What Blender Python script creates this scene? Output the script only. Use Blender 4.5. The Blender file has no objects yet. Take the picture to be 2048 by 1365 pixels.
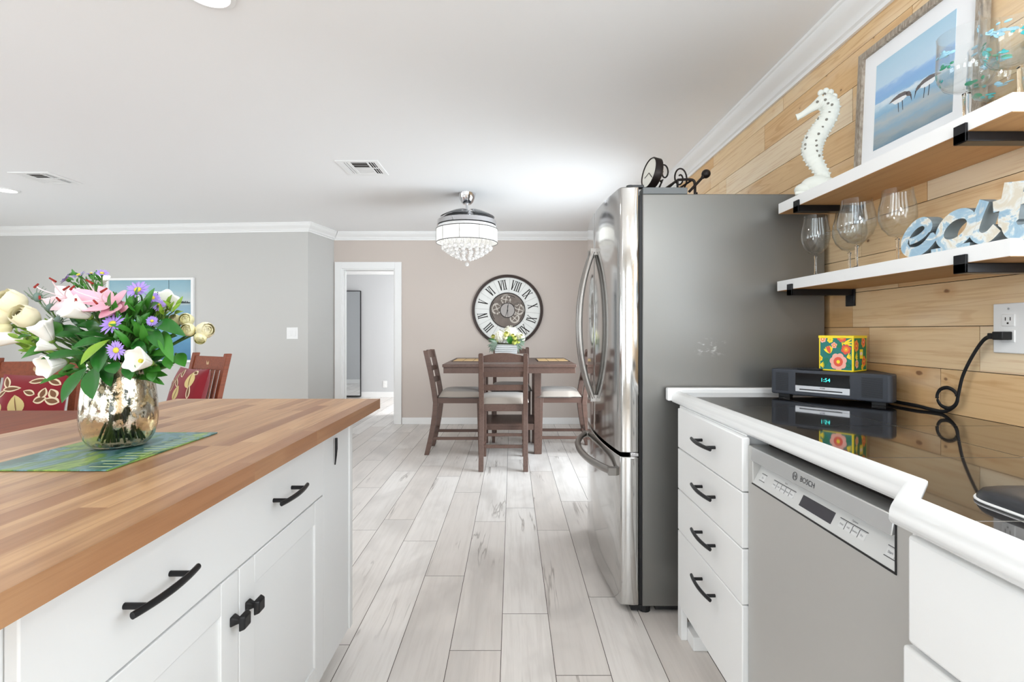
import bpy, bmesh, math, random
from mathutils import Vector, Matrix
random.seed(7)
SC = bpy.context.scene
COL = SC.collection
PI = math.pi
R = math.radians
# ------------------------------------------------------------------ camera, world, light, exposure
HC, HOR, F = 1.18, 663.0, 1000.0          # eye height, horizon row, focal length (2048 px frame)
cam = bpy.data.objects.new('camera', bpy.data.cameras.new('camera'))
COL.objects.link(cam)
cam.data.sensor_width = 36.0
cam.data.lens = F / 2048 * 36
cam.data.shift_y = -(682.5 - HOR) / 2048
cam.data.clip_start = 0.02
cam.location = (0, 0, HC)
cam.rotation_euler = (PI / 2, 0, 0)
SC.camera = cam
SC.view_settings.view_transform = 'Standard'
SC.view_settings.look = 'None'
SC.view_settings.gamma = 1.0
SC.view_settings.use_curve_mapping = False
SC.view_settings.exposure = -0.30
SC.cycles.use_denoising = True
SC.cycles.max_bounces = 14
SC.cycles.diffuse_bounces = 6
SC.cycles.transparent_max_bounces = 16
SC.cycles.caustics_reflective = False
SC.cycles.caustics_refractive = False
world = bpy.data.worlds.new('world')
SC.world = world
world.use_nodes = True
wb = world.node_tree.nodes['Background']
wb.inputs[0].default_value = (0.85, 0.93, 1.0, 1)
wb.inputs[1].default_value = 1.5

def area(name, loc, target, sx, sy, power, col=(1, 1, 1)):
    d = bpy.data.lights.new(name, 'AREA')
    d.shape = 'RECTANGLE'; d.size = sx; d.size_y = sy; d.energy = power; d.color = col
    o = bpy.data.objects.new(name, d); COL.objects.link(o)
    o.location = loc
    o.rotation_euler = (Vector(target) - Vector(loc)).to_track_quat('-Z', 'Y').to_euler()
    return o
# daylight entering each unseen window, from just outside its glass (tilted up a little, as light off the ground outside is)
CEIL = 2.435
WIN_BACK = [(-5.6, -3.6), (-2.6, -0.9), (-.1, 1.1)]  # the third is unseen and added to brighten the kitchen ceiling
WIN_WEST = [(-2.4, -0.4), (1.2, 3.6)]  # unseen windows, put in to light the room from the left
for k, (a, b) in enumerate(WIN_BACK):
    area('daylight_back', ((a + b) / 2, -3.85, 1.3), ((a + b) / 2, 0, 2.3), b - a, 1.9, (85, 95, 115)[k], (.86, .94, 1))
for k, (a, b) in enumerate(WIN_WEST):
    area('daylight_west', (-7.25, (a + b) / 2, 1.3), (-4, (a + b) / 2, 2.1), b - a, 1.9, 95, (.86, .94, 1))
area('daylight_nook', (1.60, 4.05, 1.15), (-2.2, 5.7, .8), 1.35, 1.65, 92, (.85, .935, 1)).data.spread = R(140)
area('daylight_sink', (1.60, .05, 1.66), (-2.2, .6, 3.2), 1.7, 1.1, 52, (.85, .935, 1))
area('daylight_bedroom', (0.4, 7.7, 1.4), (-3, 7.7, 1.3), 1.2, 1.4, 150, (.97, .985, 1))

# ------------------------------------------------------------------ helpers
def lin(c):
    c = c / 255.0
    return c / 12.92 if c <= 0.04045 else ((c + 0.055) / 1.055) ** 2.4
def S(r, g, b):
    return (lin(r), lin(g), lin(b), 1.0)
def at(px, py, Y):
    return Vector(((px - 1024) / F * Y, Y, HC - (py - HOR) / F * Y))
def atX(px, py, X):
    return at(px, py, X * F / (px - 1024))
def atZ(px, py, Z):
    return at(px, py, (HC - Z) * F / (py - HOR))

class MB:
    def __init__(s):
        s.v = []; s.f = []; s.m = []; s.cur = 0; s.rnd = []; s.r = (0, 0, 0, 1)
    def add(s, vs, fs):
        n = len(s.v); s.v += [Vector(p) for p in vs]
        for f in fs:
            s.f.append([n + i for i in f]); s.m.append(s.cur); s.rnd.append(s.r)
        return s
    def box(s, x0, x1, y0, y1, z0, z1):
        return s.add([(x0,y0,z0),(x1,y0,z0),(x1,y1,z0),(x0,y1,z0),(x0,y0,z1),(x1,y0,z1),(x1,y1,z1),(x0,y1,z1)],
                     [(0,3,2,1),(4,5,6,7),(0,1,5,4),(1,2,6,5),(2,3,7,6),(3,0,4,7)])
    def hexa(s, p):            # 8 corners, bottom ring then top ring
        return s.add(p, [(0,3,2,1),(4,5,6,7),(0,1,5,4),(1,2,6,5),(2,3,7,6),(3,0,4,7)])
    def beam(s, a, b, w, d, up=(0, 0, 1)):   # rectangular bar from a to b
        a = Vector(a); b = Vector(b); t = (b - a).normalized()
        u = t.cross(Vector(up))
        if u.length < 1e-4: u = t.cross(Vector((0, 1, 0)))
        u.normalize(); n = u.cross(t)
        q = []
        for c in (a, b):
            for (i, j) in ((-1,-1),(1,-1),(1,1),(-1,1)):
                q.append(c + u * (i * w / 2) + n * (j * d / 2))
        return s.hexa(q)
    def prism(s, pts, fn, d0, d1):
        n = len(pts)
        vs = [fn(u, v, d0) for u, v in pts] + [fn(u, v, d1) for u, v in pts]
        fs = [tuple(range(n - 1, -1, -1)), tuple(range(n, 2 * n))]
        fs += [(i, (i + 1) % n, n + (i + 1) % n, n + i) for i in range(n)]
        return s.add(vs, fs)
    def poly(s, pts):
        return s.add(pts, [tuple(range(len(pts)))])
    def tube(s, path, r, seg=10, flat=1.0, up=None, closed=False):
        path = [Vector(p) for p in path]; n = len(path)
        rs = r if isinstance(r, (list, tuple)) else [r] * n
        rings = []
        nrm = None
        for i, p in enumerate(path):
            if closed: t = path[(i + 1) % n] - path[i - 1]
            else: t = path[min(i + 1, n - 1)] - path[max(i - 1, 0)]
            t.normalize()
            if up is not None:
                nrm = Vector(up) - t * t.dot(Vector(up))
                if nrm.length < 1e-5: nrm = t.orthogonal()
            elif nrm is None: nrm = t.orthogonal()
            else: nrm = nrm - t * nrm.dot(t)
            nrm.normalize(); bn = t.cross(nrm)
            rings.append([p + nrm * (math.cos(2*PI*k/seg) * rs[i]) + bn * (math.sin(2*PI*k/seg) * rs[i] * flat) for k in range(seg)])
        vs = [q for rg in rings for q in rg]; fs = []
        m = n if closed else n - 1
        for i in range(m):
            j = (i + 1) % n
            for k in range(seg):
                l = (k + 1) % seg
                fs.append((i*seg + k, i*seg + l, j*seg + l, j*seg + k))
        if not closed:
            fs.append(tuple(range(seg - 1, -1, -1))); fs.append(tuple((n-1)*seg + k for k in range(seg)))
        return s.add(vs, fs)
    def lathe(s, prof, c=(0,0,0), seg=32, mtx=None, closed=False):
        c = Vector(c); vs = []; fs = []; n = len(prof)
        for k in range(seg):
            a = 2*PI*k/seg
            for (r, z) in prof:
                p = Vector((r*math.cos(a), r*math.sin(a), z))
                if mtx is not None: p = mtx @ p
                vs.append(c + p)
        for k in range(seg):
            l = (k + 1) % seg
            for i in range(n if closed else n - 1):
                j = (i + 1) % n
                fs.append((k*n + i, l*n + i, l*n + j, k*n + j))
        if not closed:
            for e in (0, n - 1):
                if prof[e][0] > 1e-6: fs.append(tuple(k*n + e for k in range(seg)))
        return s.add(vs, fs)
    def ball(s, c, r, seg=16, rings=10, mtx=None):
        if not isinstance(r, (tuple, list)): r = (r, r, r)
        c = Vector(c); vs = []; fs = []
        for i in range(rings + 1):
            t = PI*i/rings
            for k in range(seg):
                a = 2*PI*k/seg
                p = Vector((r[0]*math.sin(t)*math.cos(a), r[1]*math.sin(t)*math.sin(a), r[2]*math.cos(t)))
                if mtx is not None: p = mtx @ p
                vs.append(c + p)
        for i in range(rings):
            for k in range(seg):
                l = (k + 1) % seg
                fs.append((i*seg + k, (i+1)*seg + k, (i+1)*seg + l, i*seg + l))
        return s.add(vs, fs)
    def grid(s, fn, nu, nv):
        vs = [fn(i / nu, j / nv) for i in range(nu + 1) for j in range(nv + 1)]
        fs = [(i*(nv+1)+j, (i+1)*(nv+1)+j, (i+1)*(nv+1)+j+1, i*(nv+1)+j+1) for i in range(nu) for j in range(nv)]
        return s.add(vs, fs)
    def ribbon(s, path, w, fn, d0, d1):   # flat stroke of given width in (u,v), thickened from d0 to d1
        n = len(path); P = [Vector((p[0], p[1])) for p in path]
        ws = w if isinstance(w, (list, tuple)) else [w] * n
        L = []; Rr = []
        for i in range(n):
            t = (P[min(i+1, n-1)] - P[max(i-1, 0)]).normalized()
            q = Vector((-t.y, t.x)) * ws[i] / 2
            L.append(P[i] + q); Rr.append(P[i] - q)
        vs = []
        for i in range(n):
            for p in (L[i], Rr[i]):
                vs.append(fn(p.x, p.y, d0)); vs.append(fn(p.x, p.y, d1))
        fs = []
        for i in range(n - 1):
            a = 4*i; b = a + 4
            fs += [(a, b, b+2, a+2), (a+1, a+3, b+3, b+1), (a, a+1, b+1, b), (a+2, b+2, b+3, a+3)]
        fs += [(0, 2, 3, 1), (4*n-4, 4*n-3, 4*n-1, 4*n-2)]
        return s.add(vs, fs)
    def text(s, txt, fn, size, d0, d1, bold=0.0, align='CENTER'):
        cu = bpy.data.curves.new('lettering', 'FONT'); cu.body = txt; cu.size = size
        cu.align_x = align; cu.align_y = 'CENTER'; cu.offset = bold
        o = bpy.data.objects.new('lettering', cu); COL.objects.link(o)
        bpy.context.view_layer.update()
        me = bpy.data.meshes.new_from_object(o.evaluated_get(bpy.context.evaluated_depsgraph_get()))
        for pl in me.polygons:
            s.add([fn(me.vertices[i].co.x, me.vertices[i].co.y, d1) for i in pl.vertices], [tuple(range(len(pl.vertices)))])
        bpy.data.objects.remove(o); bpy.data.curves.remove(cu); bpy.data.meshes.remove(me)
        return s
    def build(s, name, mats, parent=None, smooth=False, bevel=0, local=False, loc=None, subsurf=0, weld=False, rndattr=False, seg=2, norm=True):
        me = bpy.data.meshes.new(name)
        off = Vector((0, 0, 0))
        if parent is not None and not local:
            q = parent
            while q is not None: off += q.location; q = q.parent
        if loc is not None: off += Vector(loc)
        me.from_pydata([p - off for p in s.v], [], s.f)
        if not isinstance(mats, (list, tuple)): mats = [mats]
        for m in mats: me.materials.append(m)
        me.polygons.foreach_set('material_index', s.m)
        if rndattr:
            at_ = me.attributes.new('rnd', 'FLOAT_COLOR', 'CORNER')
            vals = []
            for i, pl in enumerate(me.polygons):
                for _ in pl.vertices: vals += list(s.rnd[i])
            at_.data.foreach_set('color', vals)
        if norm:
            bm = bmesh.new(); bm.from_mesh(me)
            if weld: bmesh.ops.remove_doubles(bm, verts=bm.verts, dist=1e-5)
            bmesh.ops.recalc_face_normals(bm, faces=bm.faces)
            bm.to_mesh(me); bm.free()
        if smooth:
            me.polygons.foreach_set('use_smooth', [True] * len(me.polygons))
            me.set_sharp_from_angle(angle=R(40))
        me.update()
        o = bpy.data.objects.new(name, me); COL.objects.link(o)
        if parent is not None: o.parent = parent
        if loc is not None: o.location = loc
        if bevel:
            b = o.modifiers.new('edge', 'BEVEL'); b.width = bevel; b.segments = seg; b.limit_method = 'ANGLE'; b.angle_limit = R(40)
            me.polygons.foreach_set('use_smooth', [True] * len(me.polygons)); me.set_sharp_from_angle(angle=R(60))
        if subsurf:
            b = o.modifiers.new('round', 'SUBSURF'); b.levels = subsurf; b.render_levels = subsurf
        return o

def tag(o, label, cat, group=None, kind=None):
    o['label'] = label; o['category'] = cat
    if group: o['group'] = group
    if kind: o['kind'] = kind
    return o
def thing(name, label, cat, loc=(0, 0, 0), rotz=0.0, group=None):
    o = bpy.data.objects.new(name, None); COL.objects.link(o)
    o.empty_display_size = 0.05
    o.location = loc; o.rotation_euler = (0, 0, rotz)
    return tag(o, label, cat, group)
def struct(o):
    o['kind'] = 'structure'; return o
def dup(root, loc, rotz, label=None, group=None):
    r = root.copy(); COL.objects.link(r); r.location = loc; r.rotation_euler = (0, 0, rotz)
    if label: r['label'] = label
    if group: r['group'] = group
    for ch in list(root.children):
        c = ch.copy(); COL.objects.link(c); c.parent = r
        for g in list(ch.children):
            d = g.copy(); COL.objects.link(d); d.parent = c
    return r
def arc(cx, cy, r, a0, a1, n, ry=None):
    ry = r if ry is None else ry
    return [(cx + r*math.cos(R(a0 + (a1-a0)*i/n)), cy + ry*math.sin(R(a0 + (a1-a0)*i/n))) for i in range(n + 1)]
def bez(p0, p1, p2, p3, n=14):
    p0, p1, p2, p3 = map(Vector, (p0, p1, p2, p3)); out = []
    for i in range(n + 1):
        t = i / n
        out.append(p0*(1-t)**3 + p1*3*t*(1-t)**2 + p2*3*t*t*(1-t) + p3*t**3)
    return out
def spline(pts, n=6):     # Catmull-Rom through the points
    P = [Vector(p) for p in pts]; out = []
    for i in range(len(P) - 1):
        a = P[max(i-1, 0)]; b = P[i]; c = P[i+1]; d = P[min(i+2, len(P)-1)]
        for k in range(n):
            t = k / n
            out.append(0.5*((2*b) + (c-a)*t + (2*a-5*b+4*c-d)*t*t + (3*b-a-3*c+d)*t**3))
    out.append(P[-1]); return out

# ------------------------------------------------------------------ materials
def newmat(name):
    m = bpy.data.materials.new(name); m.use_nodes = True
    nt = m.node_tree; b = nt.nodes['Principled BSDF']
    return m, nt, b
def pbr(name, col, rough=0.5, metal=0.0, coat=0.0, emit=None, estr=0, spec=0.5, sheen=0, bump=None, aniso=0, trans=0, ior=1.45, alpha=1, vary=0):
    m, nt, b = newmat(name)
    b.inputs['Base Color'].default_value = col
    b.inputs['Roughness'].default_value = rough
    b.inputs['Metallic'].default_value = metal
    b.inputs['Coat Weight'].default_value = coat
    b.inputs['Specular IOR Level'].default_value = spec
    b.inputs['Sheen Weight'].default_value = sheen
    b.inputs['Anisotropic'].default_value = aniso
    b.inputs['Transmission Weight'].default_value = trans
    b.inputs['IOR'].default_value = ior
    b.inputs['Alpha'].default_value = alpha
    if emit:
        b.inputs['Emission Color'].default_value = emit; b.inputs['Emission Strength'].default_value = estr
    if bump or vary:
        tc = nt.nodes.new('ShaderNodeTexCoord')
        n = nt.nodes.new('ShaderNodeTexNoise'); n.inputs['Scale'].default_value = bump[0] if bump else 8
        n.inputs['Detail'].default_value = 4
        nt.links.new(tc.outputs['Object'], n.inputs['Vector'])
        if bump:
            bp = nt.nodes.new('ShaderNodeBump'); bp.inputs['Strength'].default_value = bump[1]; bp.inputs['Distance'].default_value = bump[2] if len(bump) > 2 else .002
            nt.links.new(n.outputs['Fac'], bp.inputs['Height']); nt.links.new(bp.outputs['Normal'], b.inputs['Normal'])
        if vary:
            n2 = nt.nodes.new('ShaderNodeTexNoise'); n2.inputs['Scale'].default_value = 6
            nt.links.new(tc.outputs['Object'], n2.inputs['Vector'])
            mx = nt.nodes.new('ShaderNodeMix'); mx.data_type = 'RGBA'
            mx.inputs[6].default_value = tuple(c * (1 - vary) for c in col[:3]) + (1,)
            mx.inputs[7].default_value = tuple(min(1, c * (1 + vary)) for c in col[:3]) + (1,)
            nt.links.new(n2.outputs['Fac'], mx.inputs[0]); nt.links.new(mx.outputs[2], b.inputs['Base Color'])
    return m
class NG:   # small node-graph helper
    def __init__(s, nt): s.nt = nt
    def n(s, t, **kw):
        x = s.nt.nodes.new(t)
        for k, v in kw.items(): setattr(x, k, v)
        return x
    def put(s, inp, v):
        if isinstance(v, bpy.types.NodeSocket): s.nt.links.new(v, inp)
        else: inp.default_value = v
    def math(s, op, a, b=0.0, c=0.0, clamp=False):
        x = s.n('ShaderNodeMath', operation=op, use_clamp=clamp)
        s.put(x.inputs[0], a); s.put(x.inputs[1], b); s.put(x.inputs[2], c)
        return x.outputs[0]
    def vmath(s, op, a, b=(0, 0, 0)):
        x = s.n('ShaderNodeVectorMath', operation=op); s.put(x.inputs[0], a); s.put(x.inputs[1], b); return x.outputs[0]
    def noise(s, vec, scale=5, detail=4, rough=.5, dist=0):
        x = s.n('ShaderNodeTexNoise'); s.put(x.inputs['Vector'], vec)
        x.inputs['Scale'].default_value = scale; x.inputs['Detail'].default_value = detail
        x.inputs['Roughness'].default_value = rough; x.inputs['Distortion'].default_value = dist
        return x.outputs['Fac']
    def mix(s, f, a, b, blend='MIX'):
        x = s.n('ShaderNodeMix', data_type='RGBA', blend_type=blend)
        s.put(x.inputs[0], f); s.put(x.inputs[6], a); s.put(x.inputs[7], b); return x.outputs[2]
    def ramp(s, f, stops):
        x = s.n('ShaderNodeValToRGB'); e = x.color_ramp.elements
        while len(e) < len(stops): e.new(0.5)
        for i, (p, c) in enumerate(stops): e[i].position = p; e[i].color = c
        s.put(x.inputs[0], f); return x.outputs[0]
    def step(s, f, lo, hi):
        x = s.n('ShaderNodeMapRange', interpolation_type='SMOOTHSTEP'); s.put(x.inputs[0], f)
        x.inputs[1].default_value = lo; x.inputs[2].default_value = hi; return x.outputs[0]
    def obj(s): return s.n('ShaderNodeTexCoord').outputs['Object']
    def attr(s, name):
        x = s.n('ShaderNodeAttribute'); x.attribute_name = name; return x
    def scale(s, vec, sc): return s.vmath('MULTIPLY', vec, sc)
    def bump(s, h, strength, dist=.001):
        x = s.n('ShaderNodeBump'); x.inputs['Strength'].default_value = strength; x.inputs['Distance'].default_value = dist
        s.put(x.inputs['Height'], h); return x.outputs[0]

def plank_mat(name, ca, cb, grain, smudge, uvscale, rough, knots=None, coat=0, pores=0.35, smudge_amt=.5, cracks=None):
    """planks whose long axis is object Y; rnd attribute shifts each board"""
    m, nt, b = newmat(name); g = NG(nt)
    a = g.attr('rnd')
    base = g.vmath('ADD', g.obj(), g.scale(a.outputs['Vector'], (37.0, 53.0, 71.0)))
    sep = g.n('ShaderNodeSeparateColor'); g.put(sep.inputs[0], a.outputs['Color'])
    col = g.mix(sep.outputs[0], ca, cb)
    big = g.noise(g.scale(base, (uvscale*2.2, .9, uvscale*2.2)), 1.6, 3, .55, .6)
    col = g.mix(g.math('MULTIPLY', g.step(big, .42, .75), smudge_amt), col, smudge)
    fine = g.noise(g.scale(base, (uvscale*26, 1.4, uvscale*26)), 1.8, 5, .65, .3)
    col = g.mix(g.math('MULTIPLY', g.step(fine, .40, .72), pores), col, grain)
    if cracks:
        cr = g.noise(g.scale(base, (uvscale*7, .5, uvscale*7)), 1.3, 4, .55, .45)
        band = g.math('SUBTRACT', 1.0, g.math('MULTIPLY', g.math('ABSOLUTE', g.math('SUBTRACT', cr, .5)), 60.0), clamp=True)
        msk = g.step(g.noise(g.scale(base, (uvscale*2.6, 1.1, uvscale*2.6)), 1.9, 2), .54, .66)
        col = g.mix(g.math('MULTIPLY', g.math('MULTIPLY', band, msk), .75), col, cracks)
    if knots:
        v = g.n('ShaderNodeTexVoronoi'); g.put(v.inputs['Vector'], g.scale(base, (9.0, 4.2, 9.0))); v.inputs['Scale'].default_value = 1.0
        wob = g.math('ADD', v.outputs['Distance'], g.math('MULTIPLY', g.math('SUBTRACT', g.noise(base, 30, 2), .5), .08))
        vs = g.n('ShaderNodeSeparateColor'); g.put(vs.inputs[0], v.outputs['Color'])
        gate = g.step(vs.outputs[0], .40, .44)
        halo = g.math('MULTIPLY', g.math('SUBTRACT', 1.0, g.step(wob, .05, .30)), gate)
        core = g.math('MULTIPLY', g.math('SUBTRACT', 1.0, g.step(wob, .04, .085)), gate)
        col = g.mix(g.math('MULTIPLY', halo, .35), col, knots[0])
        col = g.mix(g.math('MULTIPLY', core, .85), col, knots[1])
    g.put(b.inputs['Base Color'], col)
    b.inputs['Roughness'].default_value = rough
    b.inputs['Coat Weight'].default_value = coat; b.inputs['Coat Roughness'].default_value = .12
    g.put(b.inputs['Normal'], g.bump(fine, .12, .0008))
    return m

def glass(name, col=(1, 1, 1, 1), rough=0.0, ior=1.45):
    return pbr(name, col, rough, trans=1.0, ior=ior)

M = {}
M['ceiling'] = pbr('ceiling paint', S(245, 245, 245), .95, bump=(220, .08, .001), spec=.2)
M['wall_grey'] = pbr('warm grey paint', S(202, 201, 198), .9, spec=.25)
M['wall_beige'] = pbr('beige paint', S(206, 195, 187), .9, spec=.25)
M['wall_blue'] = pbr('cool grey paint', S(206, 207, 208), .9, spec=.25)
M['wall_plain'] = pbr('off-white paint', S(214, 211, 206), .9, spec=.25)
M['trim'] = pbr('white trim paint', S(242, 242, 241), .45)
M['white_cab'] = pbr('white cabinet paint', S(238, 239, 239), .38)
M['island_white'] = pbr('island paint', S(222, 223, 223), .4)
M['white_gloss'] = pbr('white glazed trim', S(242, 243, 243), .22, coat=.3)
M['white_plastic'] = pbr('white plastic', S(240, 240, 239), .35)
M['black_metal'] = pbr('black metal', S(28, 28, 30), .38, .3)
M['black_matte'] = pbr('black plastic', S(20, 20, 22), .5)
M['dark_gap'] = pbr('dark recess', S(40, 33, 30), .8)
M['iron'] = pbr('dark wrought iron', S(34, 26, 24), .45, .4)
M['steel'] = pbr('brushed stainless steel', S(192, 191, 189), .10, 1.0, aniso=.3)
M['steel_satin'] = pbr('satin stainless panel', S(196, 195, 192), .42, .6)
M['steel_light'] = pbr('light satin steel', S(205, 206, 206), .34, .7)
M['panel_light'] = pbr('pale control panel', S(222, 223, 222), .35, .25)
M['chrome'] = pbr('chrome', S(215, 215, 218), .06, 1.0)
M['mirror'] = pbr('mirror', S(236, 240, 242), .01, 1.0)
M['handle_steel'] = pbr('handle steel', S(150, 146, 142), .30, 1.0)
M['grout'] = pbr('dark grout', S(92, 84, 78), .9)
M['grout_light'] = pbr('pale grout', S(196, 190, 180), .8)
M['dark_wood_gap'] = pbr('dark joint backing', S(74, 52, 34), .9)  # dark brown backing that shows in the joints between pine boards
M['floor'] = plank_mat('whitewashed plank floor', S(240, 236, 232), S(222, 215, 209), S(192, 184, 177), S(190, 185, 180), 1.0, .33, pores=.28, smudge_amt=.60, cracks=S(146, 138, 131))
def pine_mat():
    m, nt, b = newmat('knotty pine boards'); g = NG(nt); a = g.attr('rnd')
    base = g.vmath('ADD', g.obj(), g.scale(a.outputs['Vector'], (37.0, 53.0, 71.0)))
    sep = g.n('ShaderNodeSeparateColor'); g.put(sep.inputs[0], a.outputs['Color'])
    col = g.ramp(sep.outputs[0], [(0, S(241, 221, 190)), (.45, S(236, 210, 170)), (.75, S(230, 196, 148)), (1, S(216, 172, 118))])
    # cathedral grain: rings of a slightly tilted log, stretched along the board
    w = g.noise(g.scale(base, (6, .55, 6)), 1.2, 3, .5, .3)
    ring = g.math('SINE', g.math('MULTIPLY', w, 95.0))
    ring = g.step(ring, .55, 1.0)
    amt = g.math('MULTIPLY', g.step(g.noise(g.scale(base, (3, .5, 3)), 1.0, 1), .42, .62), .55)
    col = g.mix(g.math('MULTIPLY', ring, amt), col, S(196, 146, 96))
    fine = g.noise(g.scale(base, (70, 2.4, 70)), 1.6, 4, .6)
    col = g.mix(g.math('MULTIPLY', g.step(fine, .46, .70), .42), col, S(200, 152, 104))
    pale = g.noise(g.scale(base, (5, 1.2, 5)), 1.1, 3, .5)
    col = g.mix(g.math('MULTIPLY', g.step(pale, .5, .72), .5), col, S(242, 226, 200))
    wob = g.math('MULTIPLY', g.math('SUBTRACT', g.noise(base, 26, 2), .5), .10)
    def knots(scale, vec, lo, r_in, r_out, halo):
        v = g.n('ShaderNodeTexVoronoi'); g.put(v.inputs['Vector'], g.scale(base, vec)); v.inputs['Scale'].default_value = scale
        d = g.math('ADD', v.outputs['Distance'], wob); vs = g.n('ShaderNodeSeparateColor'); g.put(vs.inputs[0], v.outputs['Color'])
        gate = g.step(vs.outputs[0], lo, lo + .02)
        return g.math('MULTIPLY', g.math('SUBTRACT', 1.0, g.step(d, r_in, r_out)), gate), g.math('MULTIPLY', g.math('SUBTRACT', 1.0, g.step(d, r_out, halo)), gate)
    c1, h1 = knots(1.0, (7.5, 4.5, 7.5), .45, .035, .075, .26)
    c2, h2 = knots(1.0, (15, 11, 15), .62, .05, .10, .24)
    col = g.mix(g.math('MULTIPLY', h1, .38), col, S(196, 140, 88)); col = g.mix(g.math('MULTIPLY', h2, .22), col, S(196, 140, 88))
    col = g.mix(g.math('MULTIPLY', c1, .80), col, S(120, 76, 48)); col = g.mix(g.math('MULTIPLY', c2, .80), col, S(104, 68, 46))
    g.put(b.inputs['Base Color'], col); b.inputs['Roughness'].default_value = .55
    g.put(b.inputs['Normal'], g.bump(fine, .12, .0006)); return m
M['pine'] = pine_mat()
M['butcher'] = plank_mat('butcher block', S(192, 150, 108), S(146, 100, 66), S(124, 82, 52), S(212, 176, 134), 1.4, .34, pores=.5, smudge_amt=.4)
M['shelf_under'] = plank_mat('bare shelf underside', S(196, 152, 104), S(186, 142, 96), S(160, 116, 74), S(206, 166, 118), 1.0, .6)
# ------------------------------------------------------------------ room shell
WX = 1.34          # timber wall
YF = 6.35          # far wall of the dining nook
# floor: individual boards, joints where the photo shows them
fl = MB()
JO = {0: .837, -1: .597, -2: 1.16, -3: .31, -4: .63, 1: .463, 2: .968}
PW, PL = .19, 1.25
def frows():
    r0 = int(math.floor((-7 + .04) / PW)); r1 = int(math.ceil((2.0 + .04) / PW))
    for r in range(r0, r1):
        x0 = -.04 + r * PW; off = JO.get(r, (r * .447 + .2) % PL)
        k0 = int(math.floor((-3.7 - off) / PL)); k1 = int(math.ceil((9.1 - off) / PL))
        for k in range(k0, k1):
            yield x0, off + k * PL
rf = random.Random(3)
for x0, y0 in frows():
    fl.r = (rf.random(), rf.random(), rf.random(), 1)
    g_ = .0013
    fl.add([(x0+g_, y0+g_, 0), (x0+PW-g_, y0+g_, 0), (x0+PW-g_, y0+PL-g_, 0), (x0+g_, y0+PL-g_, 0)], [(0, 1, 2, 3)])
fl.cur = 1; fl.box(-7.2, 1.9, -3.75, 9.1, -.08, -.0012)
struct(fl.build('floor', [M['floor'], M['grout']], rndattr=True, norm=False))
struct(MB().box(-7.2, 1.6, -3.75, 9.1, CEIL, CEIL + .1).build('ceiling', M['ceiling']))

NW = (3.35, 4.75, .27, 1.997)          # nook window, hidden from here by the fridge
SW_ = (-.85, .95, 1.0645, 2.262)        # window over the sink, outside the picture
# right wall: pine boards over a backing, then painted part with a window in the nook
wr = MB(); rw = random.Random(11)
edges = [.0, .27, .40, .535, .665, .80, .93, 1.0645, 1.195, 1.33, 1.463, 1.597, 1.73, 1.863, 1.997, 2.13, 2.262, 2.37, CEIL]
JW = {8: [1.26, 1.95], 9: [1.72], 10: [1.9, .9], 7: [1.42, 1.86], 6: [1.55], 12: [1.28, 2.5], 13: [1.47], 14: [1.95, 3.1], 15: [1.66, 2.63], 16: [2.45, 1.2], 11: [1.6, .7]}
for i in range(len(edges) - 1):
    ys = [-3.6] + sorted(JW.get(i, []) + [rw.uniform(-2.5, -1), rw.uniform(-.6, .5), rw.uniform(3.2, 3.9)]) + [4.25]
    for w_ in (NW, SW_):
        if edges[i] >= w_[2] - .001 and edges[i + 1] <= w_[3] + .001:
            ys = sorted([y for y in ys if not (w_[0] < y < w_[1])] + [w_[0], min(w_[1], 4.25)])
    for a, b in zip(ys, ys[1:]):
        if any(edges[i] >= w_[2] - .001 and edges[i + 1] <= w_[3] + .001 and a >= w_[0] - .001 and b <= w_[1] + .001 for w_ in (NW, SW_)): continue
        if a == b: continue
        wr.r = (rw.random(), rw.random(), rw.random(), 1)
        e = .0011
        wr.box(WX - .012 + rw.random() * .0012, WX, a + e, b - e, edges[i] + e, edges[i + 1] - e)
wr.cur = 1; xa, xb = WX - .008, WX + .12
wr.box(xa, xb, -3.6, SW_[0], 0, CEIL); wr.box(xa, xb, SW_[0], SW_[1], 0, SW_[2]); wr.box(xa, xb, SW_[0], SW_[1], SW_[3], CEIL); wr.box(xa, xb, SW_[1], NW[0], 0, CEIL)
wr.box(xa, xb, NW[0], 4.25, 0, NW[2]); wr.box(xa, xb, NW[0], 4.25, NW[3], CEIL)
struct(wr.build('wall_right', [M['pine'], M['dark_wood_gap']], rndattr=True))
wn = MB(); x0, x1 = WX - .005, WX + .12
wn.box(x0, x1, 4.25, YF + .12, 0, NW[2]); wn.box(x0, x1, 4.25, YF + .12, NW[3], CEIL)
wn.box(x0, x1, NW[1], YF + .12, NW[2], NW[3])
struct(wn.build('wall_nook', M['wall_beige']))

wf = MB()
DX0, DX1, DZ = -2.159, -1.486, 1.974
wf.box(-2.26, DX0, YF, YF + .12, 0, CEIL); wf.box(DX0, DX1, YF, YF + .12, DZ, CEIL); wf.box(DX1, WX + .12, YF, YF + .12, 0, CEIL)
struct(wf.build('wall_far', M['wall_beige']))
LA, LB, LC = (-2.366, 5.80), (-7.05, 6.123), (-2.26, YF)
wl = MB(); wl.prism([LA, LC, (-2.26, 6.47), (-7.05, 6.47), LB], lambda u, v, d: (u, v, d), 0, CEIL)
struct(wl.build('wall_left', M['wall_grey']))

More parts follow.
